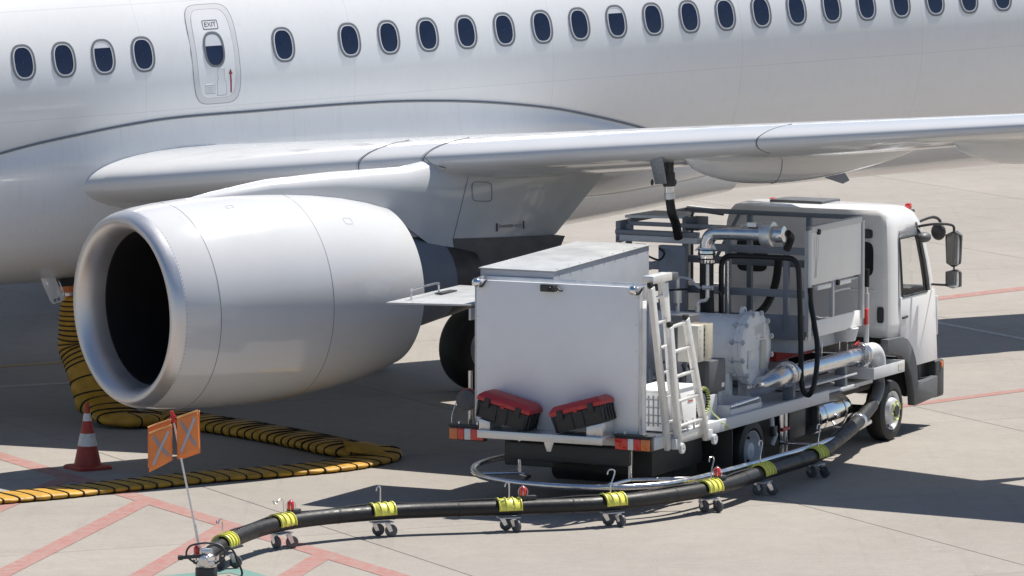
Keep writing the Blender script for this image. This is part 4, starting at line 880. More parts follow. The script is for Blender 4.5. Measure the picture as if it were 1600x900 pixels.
# ---- cab
def build_cab():
    ZL = [1.28, 1.45, 1.76, 1.9, 2.15, 2.4, 2.5, 2.66, 2.79, 2.865, 2.895]
    FX = [6.02, 6.02, 5.99, 5.95, 5.85, 5.72, 5.66, 5.56, 5.42, 5.25, 5.05]     # front of the cab at each level
    SW = [1.14, 1.145, 1.14, 1.14, 1.135, 1.13, 1.125, 1.115, 1.085, 1.03, 0.94]  # half width
    RX = [4.30, 4.30, 4.30, 4.30, 4.30, 4.30, 4.305, 4.315, 4.335, 4.375, 4.45]
    def ring(i):
        z, fx, w, rx = ZL[i], FX[i], SW[i], RX[i]; pts = []
        rc, fc = 0.09, 0.26
        # right side from rear centre, going forward, then across the front
        pts.append((rx, -0.0)); pts.append((rx, -0.5*w)); pts.append((rx, -(w-rc)))
        pts.append((rx+rc*0.3, -(w-rc*0.3))); pts.append((rx+rc, -w))
        side = [0.20, 0.24, 0.5, 0.76]
        L = (fx-fc)-(rx+rc)
        for s in (0.19, 0.25, 0.55, 0.86): pts.append((rx+rc+L*s, -w))
        pts.append((fx-fc, -w*0.998))
        for k in range(1, 4):
            q = math.pi/2*k/4; pts.append((fx-fc+fc*math.sin(q), -(w-fc)-fc*math.cos(q)))
        pts.append((fx, -(w-fc))); pts.append((fx+0.03, -0.4)); pts.append((fx+0.04, 0))
        return [Vector((x, y, z)) for x, y in pts] + [Vector((x, -y, z)) for x, y in reversed(pts[1:-1])]
    rows = [ring(i) for i in range(len(ZL))]; n = len(rows[0]); half = 16
    skip = set(); glassq = {'r': [], 'l': [], 'f': []}
    m = MB(); vs = [p for r in rows for p in r]; fs = []
    for i in range(len(rows)-1):
        for k in range(n):
            j = (k+1) % n; f = (i*n+k, i*n+j, (i+1)*n+j, (i+1)*n+k)
            win = 2 <= i <= 5
            if win and k in (6, 7): glassq['r'].append(f); continue
            if win and k in (n-8, n-7): glassq['l'].append(f); continue
            if win and 11 <= k <= n-12: glassq['f'].append(f); continue
            fs.append(f)
    top = tuple(range((len(rows)-1)*n, len(rows)*n)); fs.append(top)
    m.add(vs, fs); cab = m.build('cab', 'truck_white', truck, smooth=38)
    sol = cab.modifiers.new('shell', 'SOLIDIFY'); sol.thickness = 0.045; sol.offset = -1
    for k, nm in (('r', 'side_window'), ('l', 'side_window'), ('f', 'windscreen')):
        g = MB(); used = sorted({v for f in glassq[k] for v in f}); mp = {v: i for i, v in enumerate(used)}
        cx = Vector((5.1, 0, 2.1)); g.add([vs[v] + (cx-vs[v]).normalized()*0.012 for v in used], [tuple(mp[v] for v in f) for f in glassq[k]])
        g.build(nm, 'cab_glass', cab)
    # black rubber round the side windows
    for s in (0, 1):
        loop = [rows[i][6] for i in range(2, 7)] + [rows[6][7], rows[6][8]] + [rows[i][8] for i in (5, 4, 3, 2)] + [rows[2][7]]
        loop = [Vector((p.x, (p.y-0.004)*(1 if s == 0 else -1), p.z)) for p in loop]
        MB().tube(loop, 0.016, 6, closed=True).build('window_seal', 'plastic_dark', cab)
        # broad dark A-pillar trim
        st = []
        for i in range(2, 8):
            a, b = rows[i][8], rows[i][9]; st.append([Vector((a.x+0.015, (a.y-0.006)*(1 if s == 0 else -1), a.z)), Vector((a.x*0.45+b.x*0.55, (a.y-0.008)*(1 if s == 0 else -1), a.z))])
        MB().rows(st).build('pillar_trim', 'plastic_dark', cab)
    for s in (-1, 1):
        # door skin below the window, with an arched rear lower edge
        arch = [(4.66, 1.77), (4.66, 1.27), (4.80, 1.22), (4.93, 1.12), (5.04, 0.98), (5.10, 0.85), (5.93, 0.85), (5.76, 1.0), (5.76, 1.77)]
        arch = [(4.66, 1.765), (4.66, 1.27), (4.80, 1.22), (4.93, 1.12), (5.04, 0.98), (5.10, 0.85), (5.90, 0.85), (5.80, 1.765)]
        d = MB().prism([(x, s*1.136, z) for x, z in arch], (0, s*0.016, 0)).build('door', 'truck_white', truck, bevel=0.006)
        h = MB().bar((4.70, s*1.165, 1.50), (4.86, s*1.165, 1.505), 0.025, 0.03).build('door_handle', 'plastic_dark', d, bevel=0.008)
        MB().obox((4.74, s*1.145, 1.43), (0.10, 0.006, 0.05)).build('handle_recess', 'light_grey', d, bevel=0.002)
        MB().tube([(4.63, s*1.138, 1.28), (4.62, s*1.147, 1.7), (4.615, s*1.14, 2.2), (4.62, s*1.134, 2.5), (4.66, s*1.13, 2.585), (5.1, s*1.126, 2.62), (5.42, s*1.122, 2.605)], 0.005, 5).build('door_seam', 'seal_grey', cab)
        # front corner below the belt
        rows2 = []
        for z in (0.85, 1.0, 1.285):
            rows2.append([(5.90, s*1.128, z), (5.92, s*1.10, z), (5.99, s*1.0, z), (6.02, s*0.85, z), (6.05, s*0.4, z), (6.06, 0, z)])
        MB().rows(rows2).build('front_corner_panel', 'truck_white', cab, smooth=50)
        # wheel arch fender
        out = [(4.13, 1.285), (4.62, 1.275), (4.80, 1.225), (4.935, 1.125), (5.045, 0.985), (5.11, 0.85), (5.16, 0.62), (5.80, 0.66), (5.80, 0.40), (5.14, 0.36), (5.03, 0.36), (5.0, 0.55), (4.92, 0.75), (4.78, 0.93), (4.6, 1.03), (4.3, 1.09), (4.13, 1.09)]
        f = MB().prism([(x, s*1.20, z) for x, z in out], (0, -s*0.10, 0)).build('fender', 'plastic_grey', truck, bevel=0.012)
        MB().box(5.17, 5.85, min(s*1.02, s*0.98), max(s*1.02, s*0.98), 0.45, 0.85).build('step_well', 'chassis', f)
        bx('step', 'plastic_grey', 5.17, 5.80, min(s*1.19, s*1.0), max(s*1.19, s*1.0), 0.60, 0.64, 0.006, f)
        MB().box(3.86, 4.75, min(s*1.1, s*0.72), max(s*1.1, s*0.72), 1.10, 1.12).build('arch_liner', 'chassis', f)
        # mirrors
        arm = MB().tube(spline([(5.30, s*1.12, 2.60), (5.42, s*1.32, 2.63), (5.62, s*1.45, 2.60), (5.66, s*1.46, 2.52)], 5), 0.017, 8).tube(spline([(5.72, s*1.12, 1.83), (5.70, s*1.3, 1.83), (5.68, s*1.44, 1.84), (5.68, s*1.46, 1.9)], 5), 0.015, 8).cyl((5.67, s*1.46, 1.85), (5.66, s*1.46, 2.55), 0.012, n=8).build('mirror_arm', 'plastic_dark', cab)
        def mirror(z0, z1, w0, w1):
            a = MB(); N = 10; rws = []
            for i in range(N+1):
                t = i/N; z = z0+(z1-z0)*t; w = (w0+(w1-w0)*t)*min(1, (1-(abs(2*t-1))**6)**0.5+0.12)
                rws.append([Vector((5.63, s*1.46-w, z)), Vector((5.68, s*1.46-w*1.02, z)), Vector((5.76, s*1.46-w*0.6, z)), Vector((5.78, s*1.46, z)), Vector((5.76, s*1.46+w*0.6, z)), Vector((5.68, s*1.46+w*1.02, z)), Vector((5.63, s*1.46+w, z))])
            a.rows(rws, True, True); o = a.build('mirror', 'plastic_dark', cab, smooth=50)
            gz = MB().prism([(5.628, s*1.46+x*(w0+w1)/2*0.88, (z0+z1)/2+y*(z1-z0)/2*0.9) for x, y in superell(1, 1, 28, 5)], (-0.003, 0, 0)).build('mirror_glass', 'chrome', o)
        mirror(2.07, 2.52, 0.09, 0.11); mirror(1.80, 2.03, 0.10, 0.10)
        # kerb mirror over the door
        MB().ball((5.25, s*1.22, 2.47), 0.12, 16, 10, (1.1, 0.7, 0.55)).bar((5.30, s*1.10, 2.6), (5.25, s*1.2, 2.5), 0.03, 0.03).build('kerb_mirror', 'plastic_grey', cab)
        bx('air_horn', 'plastic_dark', 5.18, 5.36, min(s*1.0, s*1.05), max(s*1.0, s*1.07), 2.77, 2.81, 0.01, cab)
        bx('marker_lamp', 'lens_orange', 6.0, 6.06, min(s*1.12, s*1.17), max(s*1.12, s*1.17), 0.74, 0.82, 0.008, cab)
        lamp = bx('roof_lamp', 'lens_red', 5.38, 5.46, min(s*0.90, s*0.97), max(s*0.90, s*0.97), 2.80, 2.875, 0.015, cab)
    # front mirror on the windscreen corner
    fm = MB().tube(spline([(5.5, -1.0, 2.62), (5.75, -1.12, 2.68), (5.95, -1.15, 2.62), (6.02, -1.12, 2.5)], 5), 0.02, 8).ball((6.03, -1.1, 2.47), 0.1, 14, 8, (0.6, 1, 1.1)).build('front_mirror', 'plastic_dark', cab)
    bx('bumper', 'plastic_dark', 5.86, 6.16, -1.15, 1.15, 0.36, 0.84, 0.04)
    bx('grille', 'plastic_dark', 6.06, 6.09, -0.8, 0.8, 0.95, 1.4, 0.01)
    for s in (-1, 1): bx('headlight', 'lens_white', 6.12, 6.17, min(s*0.6, s*1.0), max(s*0.6, s*1.0), 0.55, 0.7, 0.02)
    for s in (-1, 1): MB().bar((6.06, s*1.06, 1.15), (6.04, s*1.06, 1.65), 0.05, 0.05).build('grab_handle', 'light_grey', cab, bevel=0.01)
    # roof hatch and its rim
    rh = MB().prism([(4.6, -0.1, 2.888), (4.6, 0.62, 2.888), (5.2, 0.62, 2.875), (5.2, -0.1, 2.875)], (0, 0, 0.045)).build('roof_hatch', 'plastic_grey', cab, bevel=0.015)
    # rear wall: window, grab slot and pressed panel
    for y in (-0.72, 0.72):
        MB().prism([(4.296, y+a, 2.26+b) for a, b in superell(0.21, 0.22, 36, 5)], (-0.006, 0, 0)).build('rear_window', 'inlet_dark', cab)  # black panel paints in the shaded cab interior behind the glass
    MB().prism([(4.292, -1.03+a, 1.57+b) for a, b in superell(0.045, 0.10, 28, 5)], (-0.006, 0, 0)).build('rear_vent', 'plastic_dark', cab)
    MB().prism([(4.292, -0.78+a, 2.58+b) for a, b in superell(0.14, 0.06, 28, 5)], (-0.004, 0, 0)).build('rear_lamp', 'hot_metal', cab)
    for z in (1.42, 1.85): bx('pressed_rib', 'truck_white', 4.285, 4.30, -0.95, 0.95, z, z+0.03, 0.006, cab)
    MB().box(4.34, 5.95, -1.06, 1.06, 1.20, 1.30).build('cab_floor', 'chassis', cab)
    # seats, dashboard, wheel
    for y in (-0.55, 0.55):
        st = MB().box(4.62, 5.15, y-0.25, y+0.25, 1.32, 1.62).build('seat', 'seat_fabric', cab, bevel=0.05); MB().prism([(4.5, y-0.24, 1.6), (4.62, y-0.24, 1.6), (4.52, y-0.24, 2.05), (4.42, y-0.24, 2.05)], (0, 0.48, 0)).build('seat_back', 'seat_fabric', st, bevel=0.04)
    MB().box(5.5, 5.92, -1.02, 1.02, 1.35, 1.80).build('dashboard', 'plastic_dark', cab, bevel=0.05)
    MB().tube([Vector((5.38+0.08*math.sin(q), 0.55+0.2*math.cos(q), 1.86+0.18*math.sin(q))) for q in [2*math.pi*k/24 for k in range(24)]], 0.014, 6, closed=True).build('steering_wheel', 'plastic_dark', cab)
    # the far side door stands open
    X0 = 5.45
    def dp(px, py): v = tx(px, py, X0); return Vector((X0, v.y, v.z))
    outer = [dp(1069, 372), dp(1069, 330), dp(1070, 325), dp(1074, 321), dp(1131, 327)]; inner = [dp(1131, 335), dp(1090, 329), dp(1084, 331), dp(1082, 336), dp(1082, 372)]
    yl, yr = outer[0].y, outer[-1].y
    outer[0].z = 1.74; inner[-1].z = 1.74
    od = MB().prism(outer + inner, (0.05, 0, 0)).build('open_door', 'truck_white', truck, bevel=0.012)
    MB().box(X0, X0+0.05, yr, yl, 0.95, 1.735).build('door_panel', 'truck_white', od, bevel=0.012)
    MB().tube([p + Vector((-0.01, 0, 0)) for p in inner], 0.018, 6).build('door_rubber', 'plastic_dark', od)
    MB().prism([inner[0], inner[1], inner[3], inner[4], Vector((X0, yr, inner[4].z))], (0.006, 0, 0)).build('door_glass', 'cab_glass', od)
build_cab()
# ------------------------------------------------------------------ things on the truck
def rot_truck(): return tmat.to_3x3()
def build_toolbox(yc, zc, tilt, label):
    mw = tmat @ Matrix.Translation((-3.065, yc, zc)) @ Matrix.Rotation(tilt, 4, 'X')
    t = empty('toolbox', mw); tag(t, label, 'toolbox', 'toolboxes on the truck tail')
    L, D, H = 0.67, 0.34, 0.195
    body = MB(); rows = []
    for z, k in ((0, 0.93), (H, 1.0)): rows.append([(-D/2*k, -L/2*k, z), (D/2*k, -L/2*k, z), (D/2*k, L/2*k, z), (-D/2*k, L/2*k, z)])
    body.rows(rows, True, True).build('body', 'box_black', t, bevel=0.01)
    lid = MB(); rows = []
    for z, i in ((H+0.004, 0.0), (H+0.055, 0.0), (H+0.105, 0.05), (H+0.11, 0.06)): rows.append([(-D/2-0.008+i, -L/2-0.008+i, z), (D/2+0.008-i, -L/2-0.008+i, z), (D/2+0.008-i, L/2+0.008-i, z), (-D/2-0.008+i, L/2+0.008-i, z)])
    l = lid.rows(rows, True, True).build('lid', 'box_red', t, bevel=0.012)
    for y in (-0.2, 0.2): MB().box(-D/2-0.03, -D/2-0.004, y-0.035, y+0.035, H-0.05, H+0.055).build('latch', 'box_black', t, bevel=0.006)
    for y in (-0.07, 0.07, -0.3, 0.3): MB().box(-D/2-0.008, -D/2+0.01, y-0.006, y+0.006, 0.01, H-0.006).build('rib', 'box_black', t, bevel=0.002)
    for x in (-0.1, -0.03, 0.04, 0.11): MB().box(x-0.012, x+0.012, -L/2-0.01, -L/2+0.02, 0.01, H-0.004).build('rib', 'box_black', t, bevel=0.003)
    MB().box(-D/2-0.014, -D/2-0.006, -0.02, 0.02, H-0.012, H+0.02).build('lock', 'valve_red', t, bevel=0.003)
    return t
build_toolbox(0.545, 0.976, R(13.5), 'black toolbox with red lid tilting down towards the shelf centre from the round cap side')
build_toolbox(-0.475, 0.986, R(-15.5), 'black toolbox with red lid tilting up towards the ladder side')
def build_ladder():
    t = empty('step_ladder', tmat @ Matrix.Translation((-2.0, -1.24, 0.68)))
    tag(t, 'aluminium folding step ladder with casters hung upright on the truck side', 'ladder')
    def P(x, z, y=0.0): return Vector((x+2.0, y, z-0.68))
    def rail(x0, z0, x1, z1, y): MB().bar(P(x0, z0, y), P(x1, z1, y), 0.06, 0.095).build('rail', 'alu_bright', t, bevel=0.006)
    rail(-2.50, 0.70, -2.98, 2.60, 0.0); rail(-2.05, 0.9, -2.60, 2.66, 0.05)
    rail(-2.36, 0.70, -2.62, 2.12, -0.07); rail(-1.60, 0.72, -2.18, 2.17, -0.07)
    rail(-2.15, 0.9, -2.42, 2.6, 0.09)
    for k in range(5):
        z = 0.95+0.29*k; f = (z-0.7)/1.42
        MB().bar(P(-2.36-0.26*f+0.04, z, -0.07), P(-1.60-0.58*f-0.04, z+0.02, -0.07), 0.05, 0.03).build('rung', 'alu_bright', t, bevel=0.005)
        MB().cyl(P(-2.36-0.26*f, z, -0.09), P(-2.36-0.26*f, z, -0.075), 0.02, n=10).build('rung_plug', 'rubber', t)
    for k in range(6):
        z = 1.0+0.29*k; f = (z-0.7)/1.9
        MB().bar(P(-2.50-0.48*f+0.04, z, 0.02), P(-2.08-0.52*f, z+0.02, 0.05), 0.04, 0.028).build('rung', 'alu_bright', t, bevel=0.005)
    MB().obox(P(-2.72, 2.68, 0.04), (0.52, 0.14, 0.09)).build('top_cap', 'alu_bright', t, bevel=0.01)
    MB().obox(P(-2.38, 2.67, 0.04), (0.2, 0.13, 0.085)).build('cap_end', 'plastic_grey', t, bevel=0.01)
    for (x, z, y) in ((-2.99, 2.63, 0.0), (-2.62, 2.15, -0.07), (-2.19, 2.19, -0.07), (-2.86, 2.68, 0.08)): MB().obox(P(x, z, y), (0.10, 0.05, 0.06)).build('rail_cap', 'rubber', t, bevel=0.012)
    # stabiliser and casters
    MB().bar(P(-2.42, 0.80, -0.05), P(-1.55, 0.84, -0.05), 0.03, 0.10).bar(P(-2.35, 0.92, -0.05), P(-1.62, 0.97, -0.05), 0.02, 0.02).build('base_bar', 'alu_bright', t, bevel=0.005)
    for k in range(4): MB().bar(P(-2.25+0.18*k, 0.84, -0.05), P(-2.28+0.18*k, 1.0, -0.05), 0.02, 0.02).build('base_strut', 'alu_bright', t, bevel=0.003)
    for x in (-2.42, -1.52):
        f = MB().obox(P(x, 0.76, -0.06), (0.13, 0.06, 0.12)).build('caster_bracket', 'light_grey', t, bevel=0.008)
        MB().lathe([(-0.02, 0.01), (-0.02, 0.055), (-0.012, 0.062), (0.012, 0.062), (0.02, 0.055), (0.02, 0.01)], P(x+0.08, 0.70, -0.1), (0, 1, 0), 24).build('caster_wheel', 'light_grey', f)
    return t
mat('alu_bright', (0.78, 0.77, 0.75), 0.38, 0.45, var=0.10, vscale=14, rvar=0.1)
build_ladder()
def build_coil():
    c = Vector((-1.13, -1.0, 0.836))
    t = empty('cable_coil', tmat @ Matrix.Translation(c)); tag(t, 'yellow and black bonding cable coiled on a small drum on the truck deck', 'cable coil')
    b = MB().box(-0.12, 0.14, -0.06, 0.06, 0.0, 0.07).build('base', 'light_grey', t, bevel=0.006)
    MB().lathe([(-0.05, 0.02), (-0.05, 0.10), (0.05, 0.10), (0.05, 0.02)], (0, 0, 0.25), (0, 1, 0), 28).build('drum', 'grey_paint', t)
    pts = []
    for k in range(200):
        q = 2*math.pi*k/40; pts.append(Vector((0.155*math.cos(q), -0.055+0.11*k/200, 0.25+0.155*math.sin(q))))
    MB().tube(pts, 0.022, 7).build('cable_turns', 'hose_black', t)
    for k in range(26):
        q = 2*math.pi*k/26
        MB().lathe([(-0.007, 0.026), (0.007, 0.026)], (0.155*math.cos(q), -0.055, 0.25+0.155*math.sin(q)), (-math.sin(q), 0, math.cos(q)), 8).build('yellow_band', 'cord_yellow', t)
    MB().tube(spline([(0.15, -0.06, 0.24), (0.2, -0.09, 0.1), (0.28, -0.2, -0.02), (0.35, -0.235, -0.1), (0.2, -0.235, -0.02), (0.12, -0.16, 0.02)], 6), 0.007, 6).build('loose_end', 'cord_yellow', t)
    MB().box(-0.14, 0.02, -0.075, -0.06, 0.07, 0.10).build('clamp', 'valve_red', t, bevel=0.004)
build_coil()
# ------------------------------------------------------------------ ground hose on dollies
HZ = 0.285
def build_ground_hose():
    G = [(-3.22, 58.95), (-3.05, 59.9), (-2.51, 61.33), (-1.44, 62.24), (-0.04, 62.63), (1.12, 63.02), (2.24, 64.13), (2.91, 65.49), (3.61, 67.02)]
    e = [tworld(*ty(1302, 692, -1.55)), tworld(*ty(1336, 664, -1.42)), tworld(*ty(1362, 633, -1.22)), tworld(3.99, -1.14, 0.70), tworld(4.0, -1.12, 0.865)]
    root = empty('ground_hose', Matrix.Translation((G[2][0], G[2][1], 0)))
    tag(root, 'black fuel hose on yellow saddle dollies running from the pit to the truck', 'hose')
    off = Vector((G[2][0], G[2][1], 0))
    ctrl = [Vector((x, y, HZ)) - off for x, y in G]
    zs = [0.20, 0.265, 0.275, 0.265, 0.262, 0.262, 0.262, 0.265, 0.265]
    for p, z in zip(ctrl, zs): p.z = z
    # a little slack between dollies
    pts = [ctrl[0]]
    for i in range(1, len(ctrl)):
        m = (ctrl[i-1]+ctrl[i])/2; m.z -= 0.02
        pts += [ctrl[i]]
    path = spline(pts + [p - off for p in e[:3]], 10)
    MB().tube(path, 0.084, 20).build('hose', 'hose_black', root, smooth=60)
    # rigid end pipe by the truck
    ep = [p-off for p in e[2:]]
    MB().tube(spline([e[1]-off]+ep, 8)[6:], 0.075, 18).build('inlet_pipe', 'plastic_grey', root, smooth=60)
    d = (e[2]-e[1]).normalized(); q = e[1]+(e[2]-e[1])*0.15-off
    MB().cyl(q, q+d*0.12, 0.10, n=22).build('hose_coupling', 'steel', root, bevel=0.008)
    # sense line strapped along the top
    sl = []
    for i, p in enumerate(path[:-14]):
        t = (path[i+1]-path[i]).normalized(); s = t.cross(Vector((0, 0, 1)))
        sl.append(p + Vector((0, 0, 0.088+0.012*math.sin(i*0.7))) - s*0.03)
    MB().tube(sl, 0.011, 6).build('sense_line', 'rubber', root)
    for i in range(6, len(path)-16, 5):
        t = (path[i+1]-path[i]).normalized(); MB().lathe([(-0.008, 0.087), (0.008, 0.087)], path[i], t, 16).build('strap', 'strap_black', root)
    beacons = {2: 1, 4: 1, 6: 1}
    for k in range(1, len(G)):
        c = ctrl[k]; t = (ctrl[min(k+1, len(G)-1)] - ctrl[k-1]); t.z = 0; t.normalize(); s = Vector((-t.y, t.x, 0)); up = Vector((0, 0, 1))
        m = MB(); rows = []
        for j in range(13):
            q = R(-12+204*j/12); rows.append([c + s*(0.10*math.cos(q)) + up*(0.10*math.sin(q)) + t*x for x in (-0.135, 0.135)])
        sd = m.rows(rows).build('saddle', 'saddle_yellow', root, smooth=60)
        so = sd.modifiers.new('wall', 'SOLIDIFY'); so.thickness = 0.008; so.offset = 1
        for x in (-0.128, -0.045, 0.045, 0.128):
            rr = []
            for j in range(13):
                q = R(-10+200*j/12); rr.append([c + t*(x+dx) + (s*math.cos(q)+up*math.sin(q))*r for dx, r in ((-0.005, 0.10), (-0.005, 0.122), (0.005, 0.122), (0.005, 0.10))])
            MB().rows(rr).build('saddle_rib', 'saddle_yellow', sd)
        MB().obox(c-up*0.105, (0.24, 0.15, 0.012), Matrix((t, s, up)).transposed()).build('base_plate', 'light_grey', sd, bevel=0.003)
        for w in (-1, 1):
            b = c + s*(0.068*w) - t*0.045*w; zt = c.z-0.111; ang = random.uniform(-0.9, 0.9); dx = Vector((math.cos(ang), math.sin(ang), 0)); dy = Vector((-math.sin(ang), math.cos(ang), 0))
            axle = Vector((b.x, b.y, 0.070)) + dx*0.035
            fk = MB().cyl((b.x, b.y, zt), (b.x, b.y, zt-0.03), 0.03, n=14)
            for u in (-1, 1): fk.prism([Vector((b.x, b.y, zt-0.02))+dy*0.028*u-dx*0.03, Vector((b.x, b.y, zt-0.02))+dy*0.028*u+dx*0.03, axle+dy*0.028*u+dx*0.018, axle+dy*0.028*u-dx*0.018-Vector((0, 0, 0.015))], dy*0.004*u)
            fo = fk.build('caster', 'steel', sd)
            MB().lathe([(-0.020, 0.014), (-0.020, 0.058), (-0.013, 0.069), (0.013, 0.069), (0.020, 0.058), (0.020, 0.014)], axle, dy, 22, True).build('caster_wheel', 'plastic_grey', sd)
        # bent lifting hook
        hk = c + s*0.03*(1 if k % 2 else -1) + up*0.10; f = -t if k < 4 else -t
        hp = [hk, hk+up*0.10, hk+up*0.15+f*0.01, hk+up*0.175+f*0.05, hk+up*0.165+f*0.10, hk+up*0.135+f*0.135, hk+up*0.14+f*0.17, hk+up*0.17+f*0.19]
        if k >= 5: hp = [hk, hk+up*0.10, hk+up*0.17-f*0.03, hk+up*0.24-f*0.055, hk+up*0.27-f*0.03, hk+up*0.265+f*0.03, hk+up*0.22+f*0.045]
        if k in (3, 4): hp = [hk, hk+up*0.16, hk+up*0.19+f*0.015, hk+up*0.18+f*0.04, hk+up*0.14+f*0.05]
        MB().tube(spline(hp, 5), 0.008, 7).build('hook', 'steel', sd)
        if k in (2, 4, 6):
            b = c + t*0.17 + up*0.085
            bl = MB().cyl(b, b+up*0.05, 0.045, n=16).build('beacon', 'plastic_dark', sd)
            MB().lathe([(0.05, 0.038), (0.10, 0.040), (0.13, 0.034), (0.15, 0.015), (0.153, 0.001)], b, (0, 0, 1), 18).build('beacon_lens', 'lens_red', sd, smooth=60)
            for a in range(4):
                q = math.pi/2*a; MB().tube(spline([b+up*0.05+Vector((0.048*math.cos(q), 0.048*math.sin(q), 0)), b+up*0.11+Vector((0.05*math.cos(q), 0.05*math.sin(q), 0)), b+up*0.16], 4), 0.004, 5).build('beacon_guard', 'steel', sd)
            MB().obox(b+t*0.09+up*0.02, (0.12, 0.07, 0.05), Matrix((t, s, up)).transposed()).build('valve_block', 'plastic_dark', sd, bevel=0.01)
    # pit coupler at the near end
    c = ctrl[0] + Vector((0.02, -0.02, 0))
    pc = MB().cyl((c.x, c.y, 0.0), (c.x, c.y, 0.06), 0.15, n=28).cyl((c.x, c.y, 0.06), (c.x, c.y, 0.16), 0.115, n=28).build('pit_coupler', 'plastic_dark', root, bevel=0.01)
    MB().ball((c.x, c.y, 0.220), 0.12, 24, 14, (1, 1, 0.9)).build('coupler_body', 'steel', pc)
    MB().lathe([(-0.025, 0.10), (-0.02, 0.135), (0.02, 0.135), (0.025, 0.10)], (c.x, c.y, 0.270), (0, 0, 1), 28).build('coupler_ring', 'chrome', pc)
    MB().cyl((c.x, c.y, 0.280), (c.x, c.y, 0.360), 0.07, n=20).cyl((c.x-0.02, c.y-0.12, 0.260), (c.x-0.02, c.y-0.2, 0.260), 0.05, n=16).build('coupler_cap', 'steel', pc, bevel=0.006)
    for sx in (-1, 1): MB().tube(spline([(c.x+0.10*sx, c.y-0.06, 0.210), (c.x+0.2*sx, c.y-0.1, 0.300), (c.x+0.16*sx, c.y-0.08, 0.400), (c.x, c.y-0.06, 0.430)], 6), 0.011, 8).build('carry_handle', 'plastic_dark', pc)
    MB().bar((c.x-0.25, c.y-0.1, 0.280), (c.x-0.02, c.y-0.1, 0.300), 0.04, 0.035).cyl((c.x-0.29, c.y-0.1, 0.278), (c.x-0.24, c.y-0.1, 0.280), 0.028, n=12).build('lever', 'plastic_dark', pc)
    MB().tube(spline([(c.x+0.1, c.y, 0.300), (c.x+0.25, c.y+0.05, 0.360), (c.x+0.36, c.y-0.02, 0.160), (c.x+0.37, c.y-0.05, 0.08), (c.x+0.3, c.y-0.12, 0.015), (c.x+0.1, c.y-0.3, 0.012)], 6), 0.012, 7).build('deadman_cable', 'rubber', pc)
    MB().tube(spline([(c.x-0.05, c.y+0.06, 0.310), (c.x+0.06, c.y+0.12, 0.380), (c.x+0.2, c.y+0.3, 0.310), (c.x+0.35, c.y+0.6, 0.300)], 6), 0.013, 7).build('sense_tube', 'rubber', pc)
    return Vector((c.x+off.x, c.y+off.y, 0))
pit = build_ground_hose()
def build_flag():
    base = Vector((-3.36, 60.06, 0.50)); top = Vector((-3.655, 60.06, 1.60))
    p0 = onpl(314, 866, Vector((0, 59.02, 0)), Vector((0, 1, 0))); p1 = onpl(270, 652, Vector((0, 59.02, 0)), Vector((0, 1, 0)))
    t = empty('marker_flag', Matrix.Translation(p0)); tag(t, 'orange square warning flags with grey crosses on a leaning steel pole', 'warning flag')
    d = p1-p0
    MB().cyl((0, 0, -0.02), d, 0.011, n=12).cyl((0, 0, -0.03), d*0.22, 0.016, n=12).build('pole', 'alu', t)
    MB().cyl(d*0.96, d*1.045, 0.02, n=10).cyl(d*1.0-Vector((0.03, 0, 0)), d*1.0+Vector((0.03, 0, 0.01)), 0.018, n=8).build('clamp', 'valve_red', t)
    def flag(px, dy, cross, bulge):
        P = [onpl(x, y, Vector((0, 59.02+dy, 0)), Vector((0, 1, 0)))-p0 for x, y in px]   # TL TR BR BL
        N = 10; rows = []; cr = []
        def pt(u, v, o=0.0):
            a = P[0].lerp(P[1], u); b = P[3].lerp(P[2], u); q = a.lerp(b, v); q.y += bulge*math.sin(math.pi*u)*(0.4+0.6*v) + 0.012*math.sin(5*u+3*v) + o; return q
        for i in range(N+1): rows.append([pt(j/N, i/N) for j in range(N+1)])
        f = MB().rows(rows).build('flag', 'flag_orange', t, smooth=80)
        so = f.modifiers.new('cloth', 'SOLIDIFY'); so.thickness = 0.004
        MB().tube([pt(j/N, 0.0) for j in range(N+1)], 0.010, 6).build('hem', 'flag_edge', f)
        if cross:
            for a, b in (((0.18, 0.12), (0.85, 0.82)), ((0.85, 0.14), (0.18, 0.86))):
                st = []
                ux, vy = b[0]-a[0], b[1]-a[1]; L = math.hypot(ux, vy); nx, ny = -vy/L*0.055, ux/L*0.055
                for k in range(9):
                    s = k/8; st.append([pt(a[0]+ux*s+nx, a[1]+vy*s+ny, -0.006 if a[0] < 0.5 else -0.0075), pt(a[0]+ux*s-nx, a[1]+vy*s-ny, -0.006 if a[0] < 0.5 else -0.0075)])
                MB().rows(st).build('cross_band', 'reflective_grey' if a[0] < 0.5 else 'reflective_bright', f)
    flag([(231, 668), (267, 655), (268, 716), (231, 731)], 0.10, False, 0.02)
    flag([(233, 677), (269, 663), (269, 719), (233, 738)], -0.03, True, -0.03)
    flag([(279, 654), (312, 642), (313, 708), (280, 719)], 0.09, False, 0.02)
    flag([(276, 653), (309, 641), (312, 705), (277, 717)], -0.03, True, -0.03)
    b = MB().cyl((-0.035, 0.02, -0.10), (-0.035, 0.02, 0.0), 0.05, n=14).build('lamp_base', 'plastic_dark', t)
    MB().lathe([(0.0, 0.042), (0.06, 0.044), (0.09, 0.03), (0.1, 0.001)], (-0.035, 0.02, 0.0), (0, 0, 1), 16).build('lamp_lens', 'lens_red', t)
build_flag()
